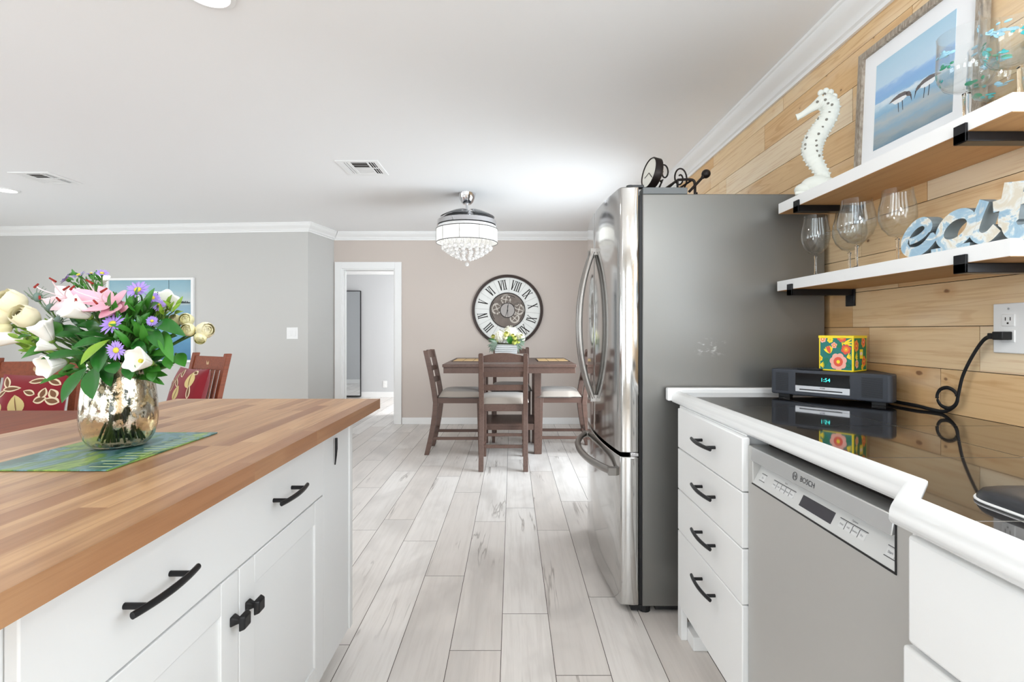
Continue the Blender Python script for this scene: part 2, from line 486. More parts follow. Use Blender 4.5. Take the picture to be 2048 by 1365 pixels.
def wall_with_windows(name, fixed, axis, lo, hi, wins, z0, z1, t, mat):
    b = MB()
    def bx(a, c, za, zb):
        if axis == 'x': b.box(a, c, min(fixed, fixed + t), max(fixed, fixed + t), za, zb)
        else: b.box(min(fixed, fixed + t), max(fixed, fixed + t), a, c, za, zb)
    cur = lo
    for a, c in wins:
        bx(cur, a, 0, CEIL); bx(a, c, 0, z0); bx(a, c, z1, CEIL); cur = c
    bx(cur, hi, 0, CEIL)
    return struct(b.build(name, mat))
wall_with_windows('wall_back', -3.6, 'x', -7.1, WX + .12, WIN_BACK, .45, 2.1, -.12, M['wall_plain'])
wall_with_windows('wall_west', -7.0, 'y', -3.72, 6.2, WIN_WEST, .45, 2.1, -.12, M['wall_plain'])
# window joinery (frame, bars, panes)
def pane_mat():
    m, nt, b = newmat('window glass'); g = NG(nt)
    nt.nodes.remove(b)
    t = g.n('ShaderNodeBsdfTransparent'); gl = g.n('ShaderNodeBsdfGlossy'); gl.inputs['Roughness'].default_value = .02
    mx = g.n('ShaderNodeMixShader'); mx.inputs[0].default_value = .06
    nt.links.new(t.outputs[0], mx.inputs[1]); nt.links.new(gl.outputs[0], mx.inputs[2])
    nt.links.new(mx.outputs[0], nt.nodes['Material Output'].inputs[0]); return m
M['pane'] = pane_mat()
def window(n, axis, fixed, a, c, z0, z1):
    f = MB(); p = MB(); w = .05
    def bx(mb, u0, u1, za, zb, d0, d1):
        if axis == 'x': mb.box(u0, u1, fixed + d0, fixed + d1, za, zb)
        else: mb.box(fixed + d0, fixed + d1, u0, u1, za, zb)
    bx(f, a, a + w, z0, z1, -.04, .04); bx(f, c - w, c, z0, z1, -.04, .04)
    bx(f, a + w, c - w, z0, z0 + w, -.04, .04); bx(f, a + w, c - w, z1 - w, z1, -.04, .04)
    k = 4
    for i in range(1, k):
        u = a + (c - a) * i / k; bx(f, u - .018, u + .018, z0 + w, z1 - w, -.02, .02)
    bx(p, a + w, c - w, z0 + w, z1 - w, -.004, .004)
    fo = struct(f.build('window_%d' % n, M['trim'])); po = p.build('pane', M['pane'], fo)
for k, (a, c) in enumerate(WIN_BACK): window(1 + k, 'x', -3.66, a, c, .45, 2.1)
for k, (a, c) in enumerate(WIN_WEST): window(3 + k, 'y', -7.06, a, c, .45, 2.1)

window(5, 'y', WX + .06, NW[0], NW[1], NW[2], NW[3])
window(7, 'y', WX + .06, *SW_)
window(6, 'y', .15, 7.0, 8.4, .6, 2.1)  # unseen window, put in to light the bedroom
# bedroom seen through the doorway
b2 = MB(); b2.box(-4.4, .2, 8.9, 9.02, 0, CEIL)
struct(b2.build('wall_bedroom_back', M['wall_blue']))
struct(MB().box(-4.5, -4.4, 6.47, 9.02, 0, CEIL).build('wall_bedroom_left', M['wall_blue']))
b3 = MB(); b3.box(.1, .2, 6.47, 9.02, 0, .6); b3.box(.1, .2, 6.47, 9.02, 2.1, CEIL); b3.box(.1, .2, 6.47, 7.0, .6, 2.1); b3.box(.1, .2, 8.4, 9.02, .6, 2.1)
struct(b3.build('wall_bedroom_right', M['wall_blue']))
b4 = MB(); b4.box(-4.4, DX0 - .09, 6.47, 6.482, 0, CEIL); b4.box(DX1 + .09, .1, 6.47, 6.482, 0, CEIL); b4.box(DX0 - .09, DX1 + .09, 6.47, 6.482, DZ + .08, CEIL)
struct(b4.build('wall_bedroom_front', M['wall_blue']))

# crown moulding: profile (out from wall, down from ceiling)
CR = [(0, 0), (.085, 0), (.085, -.012), (.078, -.016), (.074, -.030), (.060, -.044), (.040, -.058), (.026, -.070), (.024, -.080), (.014, -.086), (.012, -.100), (0, -.100)]
def crown(n, a, b, nx, ny, ea=0, eb=0, prof=CR, top=None):
    """run from a to b along a wall whose room-side normal is (nx, ny); ea/eb stretch the mitres"""
    a = Vector((a[0], a[1])); b = Vector((b[0], b[1])); t = (b - a).normalized(); nn = Vector((nx, ny)).normalized()
    mb = MB(); vs = []
    for (p, e) in ((a, -ea), (b, eb)):
        for d, z in prof:
            q = p + nn * d + t * (e * d); vs.append((q.x, q.y, (top or CEIL) + z - .0005))
    k = len(prof)
    mb.add(vs, [(i, (i+1) % k, k + (i+1) % k, k + i) for i in range(k)] + [tuple(range(k)), tuple(range(2*k - 1, k - 1, -1))])
    return struct(mb.build('trim_%d' % n, M['trim'], smooth=True))
crown(1, (WX - .012, -3.6), (WX - .012, YF), -1, 0, 0, -1, [(d*1.05, z*1.05) for d, z in CR])
crown(2, LC, (WX - .012, YF), 0, -1, -.9, -1)
crown(3, LB, LA, LA[1] - LB[1], -(LA[0] - LB[0]), 0, .95)
tR = Vector((LC[0] - LA[0], LC[1] - LA[1]))
crown(4, LA, LC, tR.y, -tR.x, .95, -.9)
crown(5, (-4.4, 8.9), (.1, 8.9), 0, -1, top=2.29)
struct(MB().box(-4.4, .1, 6.482, 8.9, 2.29, 2.33).build('ceiling_bedroom', M['ceiling']))
# baseboards
def base(name, a, b, nx, ny, h=.085, t=.014):
    a = Vector((a[0], a[1])); b = Vector((b[0], b[1])); nn = Vector((nx, ny)).normalized() * t
    mb = MB(); mb.hexa([(a.x, a.y, 0.0005), (b.x, b.y, 0.0005), (b.x + nn.x, b.y + nn.y, 0.0005), (a.x + nn.x, a.y + nn.y, 0.0005), (a.x, a.y, h), (b.x, b.y, h), (b.x + nn.x, b.y + nn.y, h), (a.x + nn.x, a.y + nn.y, h)])
    return struct(mb.build(name, M['trim'], bevel=.004))
base('baseboard_far', (DX1 + .09, YF), (WX - .02, YF), 0, -1)
base('baseboard_left', LB, LA, LA[1] - LB[1], -(LA[0] - LB[0]))
base('baseboard_hall', LA, LC, tR.y, -tR.x)
base('baseboard_bedroom', (-4.4, 8.9), (.1, 8.9), 0, -1, .1)
base('baseboard_bedroom_front', (-4.4, 6.482), (DX0 - .1, 6.482), 0, 1, .1)
base('baseboard_right', (WX - .012, 3.05), (WX - .012, YF), -1, 0)
# door casing with hinges, open door leaf
dc = MB()
dc.box(DX0 - .089, DX0, YF - .018, YF, 0.0005, DZ + .085); dc.box(DX1, DX1 + .085, YF - .018, YF, 0.0005, DZ + .085); dc.box(DX0, DX1, YF - .018, YF, DZ, DZ + .085)
dc.box(DX0 - .004, DX0 + .016, YF - .004, YF + .13, 0.0005, DZ); dc.box(DX1 - .016, DX1 + .004, YF - .004, YF + .13, 0.0005, DZ); dc.box(DX0 + .016, DX1 - .016, YF - .004, YF + .13, DZ - .016, DZ + .004)
dc.box(DX0 + .016, DX0 + .028, YF + .05, YF + .085, 0.0005, DZ - .016); dc.box(DX1 - .028, DX1 - .016, YF + .05, YF + .085, 0.0005, DZ - .016)
fr = struct(dc.build('door_1', M['trim'], bevel=.003))
for z in (1.74, 1.02, .26):
    MB().box(DX1 - .030, DX1 - .0145, YF + .088, YF + .118, z - .045, z + .045).build('hinge', M['black_metal'], fr)
lf = struct(MB().box(DX1 - .040, DX1 - .006, YF + .135, YF + .135 + .66, .012, DZ - .01).build('door_2', M['trim'], bevel=.002))
MB().ball((DX1 - .075, YF + .73, .95), .026).tube([(DX1 - .075, YF + .73, .95), (DX1 - .04, YF + .73, .95)], .01).build('door_knob', M['black_metal'], lf, smooth=True)
# leaning mirror in the bedroom
X1 = (722 - 1024) / F * 8.86
mr = thing('floor_mirror', 'tall black-edged mirror against the back wall of the room beyond the doorway', 'mirror', (X1 - .3, 8.86, 0))
mb = MB(); zt, zb = 1.897, .02
for a in ((X1 - .011, X1, zb, zt), (X1 - .60, X1 - .589, zb, zt)): mb.box(a[0], a[1], 8.84, 8.875, a[2], a[3])
mb.box(X1 - .589, X1 - .011, 8.84, 8.875, zt - .012, zt); mb.box(X1 - .589, X1 - .011, 8.84, 8.875, zb, zb + .02)
mb.build('frame', M['black_matte'], mr)
MB().box(X1 - .589, X1 - .011, 8.852, 8.87, zb + .02, zt - .012).build('mirror_glass', M['mirror'], mr)

def outlet_small(x, y, z, label):
    t = thing('wall_outlet', label, 'outlet', (x, y, z))
    MB().box(x - .038, x + .038, y - .006, y, z - .06, z + .06).build('plate', M['white_plastic'], t, bevel=.003)
    for d in (-.027, .027):
        MB().box(x - .018, x + .018, y - .009, y - .005, z + d - .016, z + d + .016).build('socket', M['white_plastic'], t, bevel=.004)
p = at(770, 769, 8.9); outlet_small(p.x, 8.9, p.z, 'small white wall outlet above the baseboard in the room through the doorway')
# light switch on the grey wall
ANG = math.atan2(LA[1] - LB[1], LA[0] - LB[0])
def on_left(px, py):
    k = (px - 1024) / F; s_ = (LB[1] - LA[1]) / (LB[0] - LA[0])
    Y = (LA[1] - s_ * LA[0]) / (1 - s_ * k)
    return at(px, py, Y)
p = on_left(585, 667)
sw = thing('light_switch', 'white double rocker light switch on the grey wall', 'switch', p, ANG)
MB().box(-.068, .068, -.007, -.0005, -.068, .068).build('plate', M['white_plastic'], sw, bevel=.003, local=True)
for d in (-.026, .026):
    MB().box(d - .017, d + .017, -.011, -.006, -.034, .034).build('rocker', M['white_plastic'], sw, bevel=.002, local=True)

# painting on the grey wall
def painting_mat():
    m, nt, b = newmat('seascape painting'); g = NG(nt)
    o = g.obj(); sx = g.n('ShaderNodeSeparateXYZ'); g.put(sx.inputs[0], o)
    wob = g.math('MULTIPLY', g.math('SUBTRACT', g.noise(g.scale(o, (2, 1, 5)), 3, 5), .5), .12)
    z = g.math('ADD', sx.outputs[2], wob)
    f = g.n('ShaderNodeMapRange'); g.put(f.inputs[0], z); f.inputs[1].default_value = -.5; f.inputs[2].default_value = .5
    c = g.ramp(f.outputs[0], [(0, S(58, 110, 150)), (.25, S(84, 142, 178)), (.5, S(130, 172, 196)), (.68, S(138, 168, 184)), (.72, S(188, 200, 200)), (.85, S(150, 184, 196)), (1, S(132, 172, 188))])
    g.put(b.inputs['Base Color'], c); b.inputs['Roughness'].default_value = .5
    return m
a = on_left(217, 600); c = on_left(390, 600); pw = (Vector((c.x, c.y)) - Vector((a.x, a.y))).length
pc = (a + c) / 2; ztop, zbot = 1.18 + .1065 * pc.y, 1.18 - .0615 * pc.y
ph = ztop - zbot
pa = thing('framed_painting', 'blue seascape painting in a slim white frame on the grey wall', 'painting', (pc.x, pc.y, (ztop + zbot) / 2), ANG)
mb = MB(); w, t = .028, .035
for (x0, x1, z0, z1) in ((-pw/2, -pw/2 + w, -ph/2, ph/2), (pw/2 - w, pw/2, -ph/2, ph/2), (-pw/2 + w, pw/2 - w, -ph/2, -ph/2 + w), (-pw/2 + w, pw/2 - w, ph/2 - w, ph/2)):
    mb.box(x0, x1, -t, -.001, z0, z1)
mb.build('frame', M['trim'], pa, bevel=.003, local=True)
cv = MB().box(-pw/2 + w, pw/2 - w, -.018, -.002, -ph/2 + w, ph/2 - w).build('canvas', painting_mat(), pa, local=True)
sc = MB()
sc.beam((.235, -.019, .20), (.232, -.019, ph/2 - w), .006, .001); sc.beam((.12, -.019, .18), (.125, -.019, .34), .004, .001)
for i in range(26):
    x = .22 + i * .0105; sc.box(x, x + .012, -.0192, -.0182, .195, .195 + .012 + .016 * random.random())
sc.build('painted_mast_and_shore', pbr('dark paint strokes', S(52, 62, 66), .6), pa, local=True)
sl = MB(); sl.prism([(-.30, .12), (-.13, .12), (-.15, .42)], lambda u, v, d: (u, d, v), -.0195, -.0185); sl.prism([(-.32, .10), (-.08, .10), (-.12, .06), (-.28, .06)], lambda u, v, d: (u, d, v), -.0195, -.0185)
sl.build('painted_sailboat', pbr('white paint strokes', S(230, 233, 232), .6), pa, local=True)

# ------------------------------------------------------------------ ceiling fittings
M['lamp_on'] = pbr('lit lamp lens', (1, 1, 1, 1), .5, emit=(1, .97, .92, 1), estr=6)
def downlight(x, y, label, power=7, rr=.075):
    t = thing('recessed_light', label, 'ceiling light', (x, y, CEIL), group='recessed ceiling lights')
    MB().lathe([(rr + .018, -.0005), (rr + .018, -.006), (rr, -.009), (rr - .004, -.002), (rr - .004, -.0005)], (x, y, CEIL), 28, closed=True).build('trim_ring', M['trim'], t, smooth=True)
    MB().lathe([(0, -.004), (rr - .005, -.004), (rr - .005, -.0008), (0, -.0008)], (x, y, CEIL), 24).build('lens', M['lamp_on'], t)
    d = bpy.data.lights.new('downlight', 'AREA'); d.shape = 'DISK'; d.size = .13; d.energy = power; d.color = (1, .95, .88)
    o = bpy.data.objects.new('downlight', d); COL.objects.link(o); o.parent = t; o.location = (0, 0, -.012)
p = atZ(12, 380, CEIL); downlight(p.x, p.y, 'lit recessed ceiling light at the left edge, near the corner of the ceiling vent', 7)
p = atZ(415, -15, CEIL); downlight(p.x, p.y, 'lit recessed ceiling light above the butcher block island, cut by the top edge')
for (x, y) in ((-1.1, -1.0), (-4.4, 1.86), (.3, -2.0)):  # unseen downlights, added to even out the room light
    downlight(x, y, 'unseen recessed ceiling light added for even light, out of the picture')
def vent(x0, x1, y0, y1, label):
    t = thing('ceiling_vent', label, 'vent', ((x0 + x1)/2, (y0 + y1)/2, CEIL), group='ceiling air vents')
    z = CEIL; w = .035; f = MB()
    f.box(x0, x1, y0, y0 + w, z - .008, z - .0005); f.box(x0, x1, y1 - w, y1, z - .008, z - .0005)
    f.box(x0, x0 + w, y0 + w, y1 - w, z - .008, z - .0005); f.box(x1 - w, x1, y0 + w, y1 - w, z - .008, z - .0005)
    xa, xb = x0 + (x1 - x0) * .30, x0 + (x1 - x0) * .72; ym = (y0 + y1) / 2
    f.box(xa - .006, xa + .006, y0 + w, y1 - w, z - .008, z - .0005); f.box(xb - .006, xb + .006, y0 + w, y1 - w, z - .008, z - .0005)
    f.box(xa, x1 - w, ym - .005, ym + .005, z - .008, z - .0005)
    f.build('frame', M['trim'], t, bevel=.002)
    MB().box(x0 + w, x1 - w, y0 + w, y1 - w, z - .002, z - .0006).build('duct_shade_plate', pbr('painted duct shade', S(52, 46, 42), .9), t)  # flat dark plate, its colour standing for the shade inside the duct
    s_ = MB()
    n = 3
    for i in range(n):                 # near half, blades seen edge-on; far half, blades seen flat
        ya = y0 + w + (ym - y0 - w) * (i + .5) / n; s_.beam((xa + .006, ya, z - .005), (xb - .006, ya, z - .005), .002, .0015)
        yb = ym + (y1 - w - ym) * (i + .5) / n; s_.box(xa + .006, xb - .006, yb - .0185, yb + .0185, z - .006, z - .0035)
    for i in range(3):
        xx = x0 + w + (xa - x0 - w) * (i + .5) / 3; s_.box(xx - .008, xx + .007, y0 + w, y1 - w, z - .006, z - .0035)
        xx = xb + (x1 - w - xb) * (i + .3) / 3; s_.box(xx - .001, xx + .002, y0 + w, y1 - w, z - .007, z - .0035)
    s_.build('louvers', M['trim'], t)
p = atZ(662, 320.5, CEIL); q = atZ(773, 350.5, CEIL)
vent(-1.30, -.985, 3.66, 4.0, 'white square ceiling vent over the kitchen aisle, in front of the chandelier')
vent(-3.97, -3.65, 3.93, 4.25, 'white ceiling vent beside the lit recessed light at the left')
# unseen pendant over the sink, added to brighten the kitchen ceiling
pn = thing('added_pendant', 'unseen white globe pendant over the sink, added to brighten the ceiling', 'lamp', (.82, .36, CEIL))
MB().lathe([(0, CEIL-.0005), (.06, CEIL-.0005), (.055, CEIL-.02), (0, CEIL-.025)], (.82, .36, 0), 24).build('canopy', M['chrome'], pn, smooth=True)
MB().tube([(.82, .36, CEIL-.02), (.82, .36, 1.95)], .004, 8).build('cord', M['black_matte'], pn)
MB().ball((.82, .36, 1.86), .095, 24, 16).build('globe_shade', pbr('added glow glass', S(250, 248, 242), .3, emit=(.93, .97, 1, 1), estr=55), pn, smooth=True)
# ------------------------------------------------------------------ island
isl = thing('kitchen_island', 'white shaker island cabinet with black pulls under a butcher block top', 'island cabinet', (-.9, 1.05, 0))
FX = -.592
b = MB(); b.box(-1.21, FX - .02, .59, 1.845, .1, .8825); b.box(-1.21, FX - .06, .25, .59, .1, .8825); b.box(-1.16, FX - .08, .3, 1.80, .0005, .1)
b.build('carcass', M['island_white'], isl, bevel=.002)
e = MB(); e.box(-1.215, FX - .006, 1.845, 1.862, .085, .8825); e.build('end_panel', M['island_white'], isl, bevel=.002)
MB().box(FX - .02, FX - .002, 1.572, 1.845, .1, .872).build('filler_panel', M['island_white'], isl, bevel=.002)
MB().box(FX - .02, FX + .004, 1.815, 1.8445, .1, .872).build('corner_post', M['island_white'], isl, bevel=.002)
MB().box(FX - .06, FX - .045, .30, .597, .1, .872).build('filler_panel', M['island_white'], isl, bevel=.002)
def pull(part, yc, z, x, sgn, L=.155, out=.032, mat=None):
    """arched bar pull along Y on a face at x, sgn = direction it sticks out"""
    mb = MB(); n = 14
    path = []
    for i in range(n + 1):
        t = -1 + 2*i/n; path.append((x + sgn*(out + .008*(1 - t*t)), yc + t*L/2, z - .004*(1-t*t)*0))
    mb.tube(path, [.0066*(1 - .12*abs(-1+2*i/n)) for i in range(n+1)], 10, flat=.85, up=(0, 0, 1))
    for s in (-1, 1):
        mb.tube([(x, yc + s*L*.33, z), (x + sgn*(out + .006), yc + s*L*.33, z)], .0052, 10)
    return mb.build('handle', mat or M['black_metal'], part, smooth=True)
d = MB().box(FX - .019, FX, .60, 1.568, .668, .869).build('drawer', M['island_white'], isl, bevel=.0025)
pull(d, .815, .76, FX, 1); pull(d, 1.292, .76, FX, 1)
def shaker(y0, y1, z0, z1, fr=.065):
    m = MB()
    m.box(FX - .019, FX - .006, y0 + fr - .002, y1 - fr + .002, z0 + fr - .002, z1 - fr + .002)
    m.box(FX - .019, FX, y0, y0 + fr, z0, z1); m.box(FX - .019, FX, y1 - fr, y1, z0, z1)
    m.box(FX - .019, FX, y0 + fr, y1 - fr, z0, z0 + fr); m.box(FX - .019, FX, y0 + fr, y1 - fr, z1 - fr, z1)
    return m.build('door', M['island_white'], isl, bevel=.0018)
d1 = shaker(.60, 1.0825, .102, .664); d2 = shaker(1.0855, 1.568, .102, .664)
for dd, y in ((d1, 1.058), (d2, 1.118)):
    k = MB(); z = .568
    k.lathe([(.016, 0), (.013, .006), (.009, .014), (.008, .02), (.011, .024)], (FX, y, z), 4, Matrix.Rotation(PI/2, 4, 'Y') @ Matrix.Rotation(PI/4, 4, 'Z'))
    k.hexa([(FX+.022, y-.017, z-.017), (FX+.022, y+.017, z-.017), (FX+.022, y+.017, z+.017), (FX+.022, y-.017, z+.017), (FX+.034, y-.013, z-.013), (FX+.034, y+.013, z-.013), (FX+.034, y+.013, z+.013), (FX+.034, y-.013, z+.013)])
    k.build('knob', M['black_metal'], dd, bevel=.003)
sl = MB(); sl.tube([(FX + .002, 1.668, .735), (FX + .006, 1.664, .765), (FX + .008, 1.662, .79), (FX + .008, 1.662, .825)], [.002, .0035, .0045, .0045], 8)
sl.build('latch', M['black_metal'], isl, smooth=True)
# butcher block top: glued staves along Y
bt = MB(); rb = random.Random(21)
X0, X1, Y0, Y1, Z0, Z1 = -1.29, -.508, .08, 1.926, .8832, .92
SWd = (X1 - X0) / 18
for i in range(18):
    y = Y0; xa = X0 + i*SWd
    cuts = [Y0]; yy = Y0 + rb.uniform(.1, .5)
    while yy < Y1 - .15: cuts.append(yy); yy += rb.uniform(.3, .75)
    cuts.append(Y1)
    for a, c in zip(cuts, cuts[1:]):
        bt.r = (rb.random()**1.5 if i < 17 else rb.uniform(.75, 1), rb.random(), rb.random(), 1); bt.box(xa, xa + SWd, a, c, Z0, Z1)
tag(bt.build('butcher_block_countertop', M['butcher'], rndattr=True), 'butcher block wood top on the white island, holding the vase', 'countertop')

# ------------------------------------------------------------------ right-hand run: countertop
CT = .93
ct = thing('tiled_countertop', 'black tiled countertop with white glazed edge, running below the pine wall', 'countertop', (1.0, 1.1, CT))
M['tile'] = pbr('polished black tile', S(30, 27, 26), .055, coat=.6, spec=.9, vary=.15)
tl = MB(); rt = random.Random(5)
def bx_(y): return .684 if y > .83 else (.600 if y < .77 else .600 + (.684-.600)*(y-.77)/.06)
ylines = [-.55, -.33, 0.0, .33, .658, .988, 1.318, 1.648, 2.03]; xlines = [.60, 1.014, WX - .013]
SK = (.70, 1.22, .14, .735)
tl.cur = 1; 
tl.prism([(WX-.013, 2.03), (.684, 2.03), (.684, .822), (.6126, .748), (WX-.013, .748)], lambda u, v, d: (u, v, d), CT - .035, CT - .0008)
tl.prism([(.600, -.55), (.69, -.55), (.69, .748), (.6126, .748), (.600, .735)], lambda u, v, d: (u, v, d), CT-.035, CT-.0008); tl.box(1.23, WX-.013, -.55, .748, CT-.035, CT-.0008); tl.box(.69, 1.23, -.55, .13, CT-.035, CT-.0008)
tl.cur = 0
def clip(poly, ax, val, keep_less):
    out = []
    for i in range(len(poly)):
        a, c = poly[i], poly[(i+1) % len(poly)]
        ia = (a[ax] <= val) == keep_less; ic = (c[ax] <= val) == keep_less
        if ia: out.append(a)
        if ia != ic:
            t = (val - a[ax])/(c[ax]-a[ax]); out.append((a[0]+(c[0]-a[0])*t, a[1]+(c[1]-a[1])*t))
    return out
regions = [[(WX-.013, 2.03), (.684, 2.03), (.684, .822), (.6126, .748), (WX-.013, .748)],
           [(.600, -.55), (.69, -.55), (.69, .748), (.6126, .748), (.600, .735)], [(1.23, -.55), (WX-.013, -.55), (WX-.013, .748), (1.23, .748)]]
g_ = .0014
for pg in regions:
    for ya, yb in zip(ylines, ylines[1:]):
        for xa, xb in zip(xlines, xlines[1:]):
            q = clip(clip(clip(clip(pg, 1, yb - g_, True), 1, ya + g_, False), 0, xb - g_, True), 0, xa + g_*(xa > .61), False)
            if len(q) >= 3: tl.poly([(u, v, CT) for u, v in q])
tl.build('tile_surface', [M['tile'], M['grout_light']], ct, norm=False)
def sweep(path, prof, closed_ends=True):
    """profile (d outward to the left-hand side of travel, z) along a plan polyline with mitres"""
    P = [Vector(p) for p in path]; n = len(P); mb = MB(); vs = []; k = len(prof)
    for i in range(n):
        ta = (P[i] - P[i-1]).normalized() if i else None; tb = (P[i+1] - P[i]).normalized() if i < n-1 else None
        na = Vector((-ta.y, ta.x)) if ta else None; nb = Vector((-tb.y, tb.x)) if tb else None
        if na is None: m = nb
        elif nb is None: m = na
        else: m = (na + nb).normalized(); m = m / m.dot(na)
        for d_, z in prof: vs.append((P[i].x + m.x*d_, P[i].y + m.y*d_, z))
    fs = []
    for i in range(n-1): fs += [(i*k + j, i*k + (j+1) % k, (i+1)*k + (j+1) % k, (i+1)*k + j) for j in range(k)]
    fs += [tuple(range(k)), tuple(range((n-1)*k, n*k))]
    return mb.add(vs, fs)
NP = [(0, CT-.034), (0, CT+.003), (-.003, CT+.0055), (-.010, CT+.006), (-.017, CT+.003), (-.022, CT+.0015), (-.028, CT-.002), (-.033, CT-.010), (-.035, CT-.018), (-.0355, CT-.031), (-.033, CT-.036), (-.02, CT-.037)]
NP = [(-d_, z) for d_, z in NP]      # outward = towards the room
sw_ = sweep([(.600, -.55), (.600, .735), (.684, .822), (.684, 2.03)], NP)
sw_.build('edge_trim', M['white_gloss'], ct, smooth=True)
MB().box(.634, WX - .014, 2.032, 2.066, CT - .034, CT + .019).build('end_strip', M['white_gloss'], ct, bevel=.006, seg=3)

# drawer cabinet next to the fridge
dcab = thing('drawer_cabinet', 'white four-drawer base cabinet between the fridge and the dishwasher', 'drawer cabinet', (.98, 1.66, 0))
m = MB(); m.box(.652, WX - .02, 1.39, 1.945, .13, CT - .038); m.box(.72, WX - .02, 1.39, 1.945, .0005, .13)
m.build('carcass', M['white_cab'], dcab, bevel=.002)
m = MB(); m.box(.645, .668, 1.905, 1.945, .0005, .131); m.box(.668, .735, 1.84, 1.945, .0005, .05); m.build('toe_kick', M['white_cab'], dcab, bevel=.002)
DF = .630
zs = [.888, .737, .582, .427, .145]
for za, zb_ in zip(zs, zs[1:]):
    dr = MB().box(DF, .652, 1.368, 1.90, zb_ + .003, za).build('drawer', M['white_cab'], dcab, bevel=.003)
    pull(dr, 1.604, {.888: .819, .737: .665, .582: .514, .427: .359}[za], DF, -1, L=.16, out=.026)

M['btn'] = pbr('pale button', S(228, 229, 229), .4)
# dishwasher
dw = thing('dishwasher', 'stainless steel dishwasher built in under the black tiled counter', 'dishwasher', (.97, 1.1, 0))
PX = .645; Y0, Y1, ZT = .785, 1.366, .869
ya, yb = .843, 1.341; zc, zg = .774, .834
m = MB(); m.prism([(Y0, .11), (Y1, .11), (Y1, ZT), (yb, ZT), (yb, zc), (ya, zc), (ya, ZT), (Y0, ZT)], lambda u, v, d_: (d_, u, v), PX, .70)
m.build('door', M['steel_satin'], dw, bevel=.002)
MB().box(.70, 1.25, Y0 + .004, Y1 - .004, .11, .885).build('tub', M['dark_gap'], dw)
MB().box(.72, 1.2, Y0 + .01, Y1 - .01, .0005, .11).build('toe_kick', M['black_matte'], dw)
m = MB(); m.hexa([(PX-.006, ya, zg), (PX-.006, yb, zg), (.70, yb, zg+.012), (.70, ya, zg+.012), (PX, ya, ZT), (PX, yb, ZT), (.70, yb, ZT), (.70, ya, ZT)])
hs = m.build('grip', M['steel_light'], dw, bevel=.002)
cpx = lambda z: PX + .001 + (z - zc) / (zg - zc) * .030
m = MB(); m.hexa([(cpx(zc), ya, zc), (cpx(zc), yb, zc), (.70, yb, zc), (.70, ya, zc), (cpx(zg+.01), ya, zg+.01), (cpx(zg+.01), yb, zg+.01), (.70, yb, zg+.01), (.70, ya, zg+.01)])
cp = m.build('control_panel', M['panel_light'], dw)
m = MB(); m.box(PX-.0015, PX+.002, ya-.004, yb+.002, zc-.0035, zc-.0005); m.box(PX-.0015, PX+.002, ya-.005, ya-.002, zc-.0035, ZT)
m.build('seam', M['black_matte'], dw)
def dwm(off): return lambda u, v, d_: (cpx(v) - off - d_, u, v)
def cpq(mb, y0, y1, z0, z1, d_=.0006): mb.hexa([(cpx(z0), y0, z0), (cpx(z0), y1, z0), (cpx(z0)-d_, y1, z0), (cpx(z0)-d_, y0, z0), (cpx(z1), y0, z1), (cpx(z1), y1, z1), (cpx(z1)-d_, y1, z1), (cpx(z1)-d_, y0, z1)])
m = MB(); cpq(m, 1.023, 1.136, .785, .808); m.build('display', pbr('dark display', S(62, 60, 66), .25), cp)
for (y0, y1) in ((1.165, 1.182), (1.184, 1.201), (1.203, 1.220), (1.222, 1.239), (1.241, 1.258), (.948, .965), (.967, .984), (.986, 1.003), (.929, .946), (1.296, 1.318), (.856, .876)):
    m = MB(); cpq(m, y0, y1, .790, .803, .0012); m.build('button', M['btn'], cp)
m = MB()
for (y0, y1) in ((1.163, 1.260), (.927, 1.006)): cpq(m, y0, y1, .8045, .8057, .0008)
for (y0, y1) in ((.853, .878), (1.294, 1.32)): cpq(m, y0, y1, .8045, .8055, .0008); cpq(m, y0, y1, .7875, .7885, .0008)
for y in (1.183, 1.202, 1.221, 1.24, .947, .966, .985): cpq(m, y-.0003, y+.0003, .7895, .8035, .0014)
m.build('button_outlines', pbr('grey outline', S(84, 85, 88), .5), cp)  # printed lines around and between the buttons
def dtext(mb, s, y, z, size, off): mb.text(s, lambda u, v, d_: (cpx(z + v) - off, y - u, z + v), size, 0, 0)
m = MB()
for s, y in (('Heavy', 1.2495), ('Auto', 1.2305), ('Normal', 1.2115), ('Express', 1.1925), ('Rinse', 1.1735), ('Delay', .9945), ('Half', .9755), ('Sanitize', .9565), ('Dry', .9375)):
    dtext(m, s, y, .7965, .0046, .0018)
dtext(m, 'Cycle', 1.21, .811, .005, .0006); dtext(m, 'Options', .967, .811, .005, .0006); dtext(m, 'On', 1.307, .7965, .006, .0018); dtext(m, 'Start', .866, .7965, .006, .0018)
m.build('lettering', pbr('grey print', S(96, 98, 104), .5), cp, norm=False)
gx = lambda v: PX - .006 + .006*(v - zg)/(ZT - zg) - .0006
m = MB(); m.text('BOSCH', lambda u, v, d_: (gx(.851 + v), 1.087 - u, .851 + v), .0165, 0, 0)
ring = arc(1.134, .8515, .0085, 0, 360, 24)
m.ribbon([(p[0], p[1]) for p in ring], .0012, lambda u, v, d_: (gx(v) - d_, u, v), 0, .0003)
m.ribbon([(1.130, .846), (1.130, .857)], .0012, lambda u, v, d_: (gx(v) - d_, u, v), 0, .0003); m.ribbon([(1.138, .846), (1.138, .857)], .0012, lambda u, v, d_: (gx(v) - d_, u, v), 0, .0003); m.ribbon([(1.130, .8515), (1.138, .8515)], .0012, lambda u, v, d_: (gx(v) - d_, u, v), 0, .0003)
m.build('logo', pbr('dark logo print', S(64, 64, 68), .5), hs, norm=False)

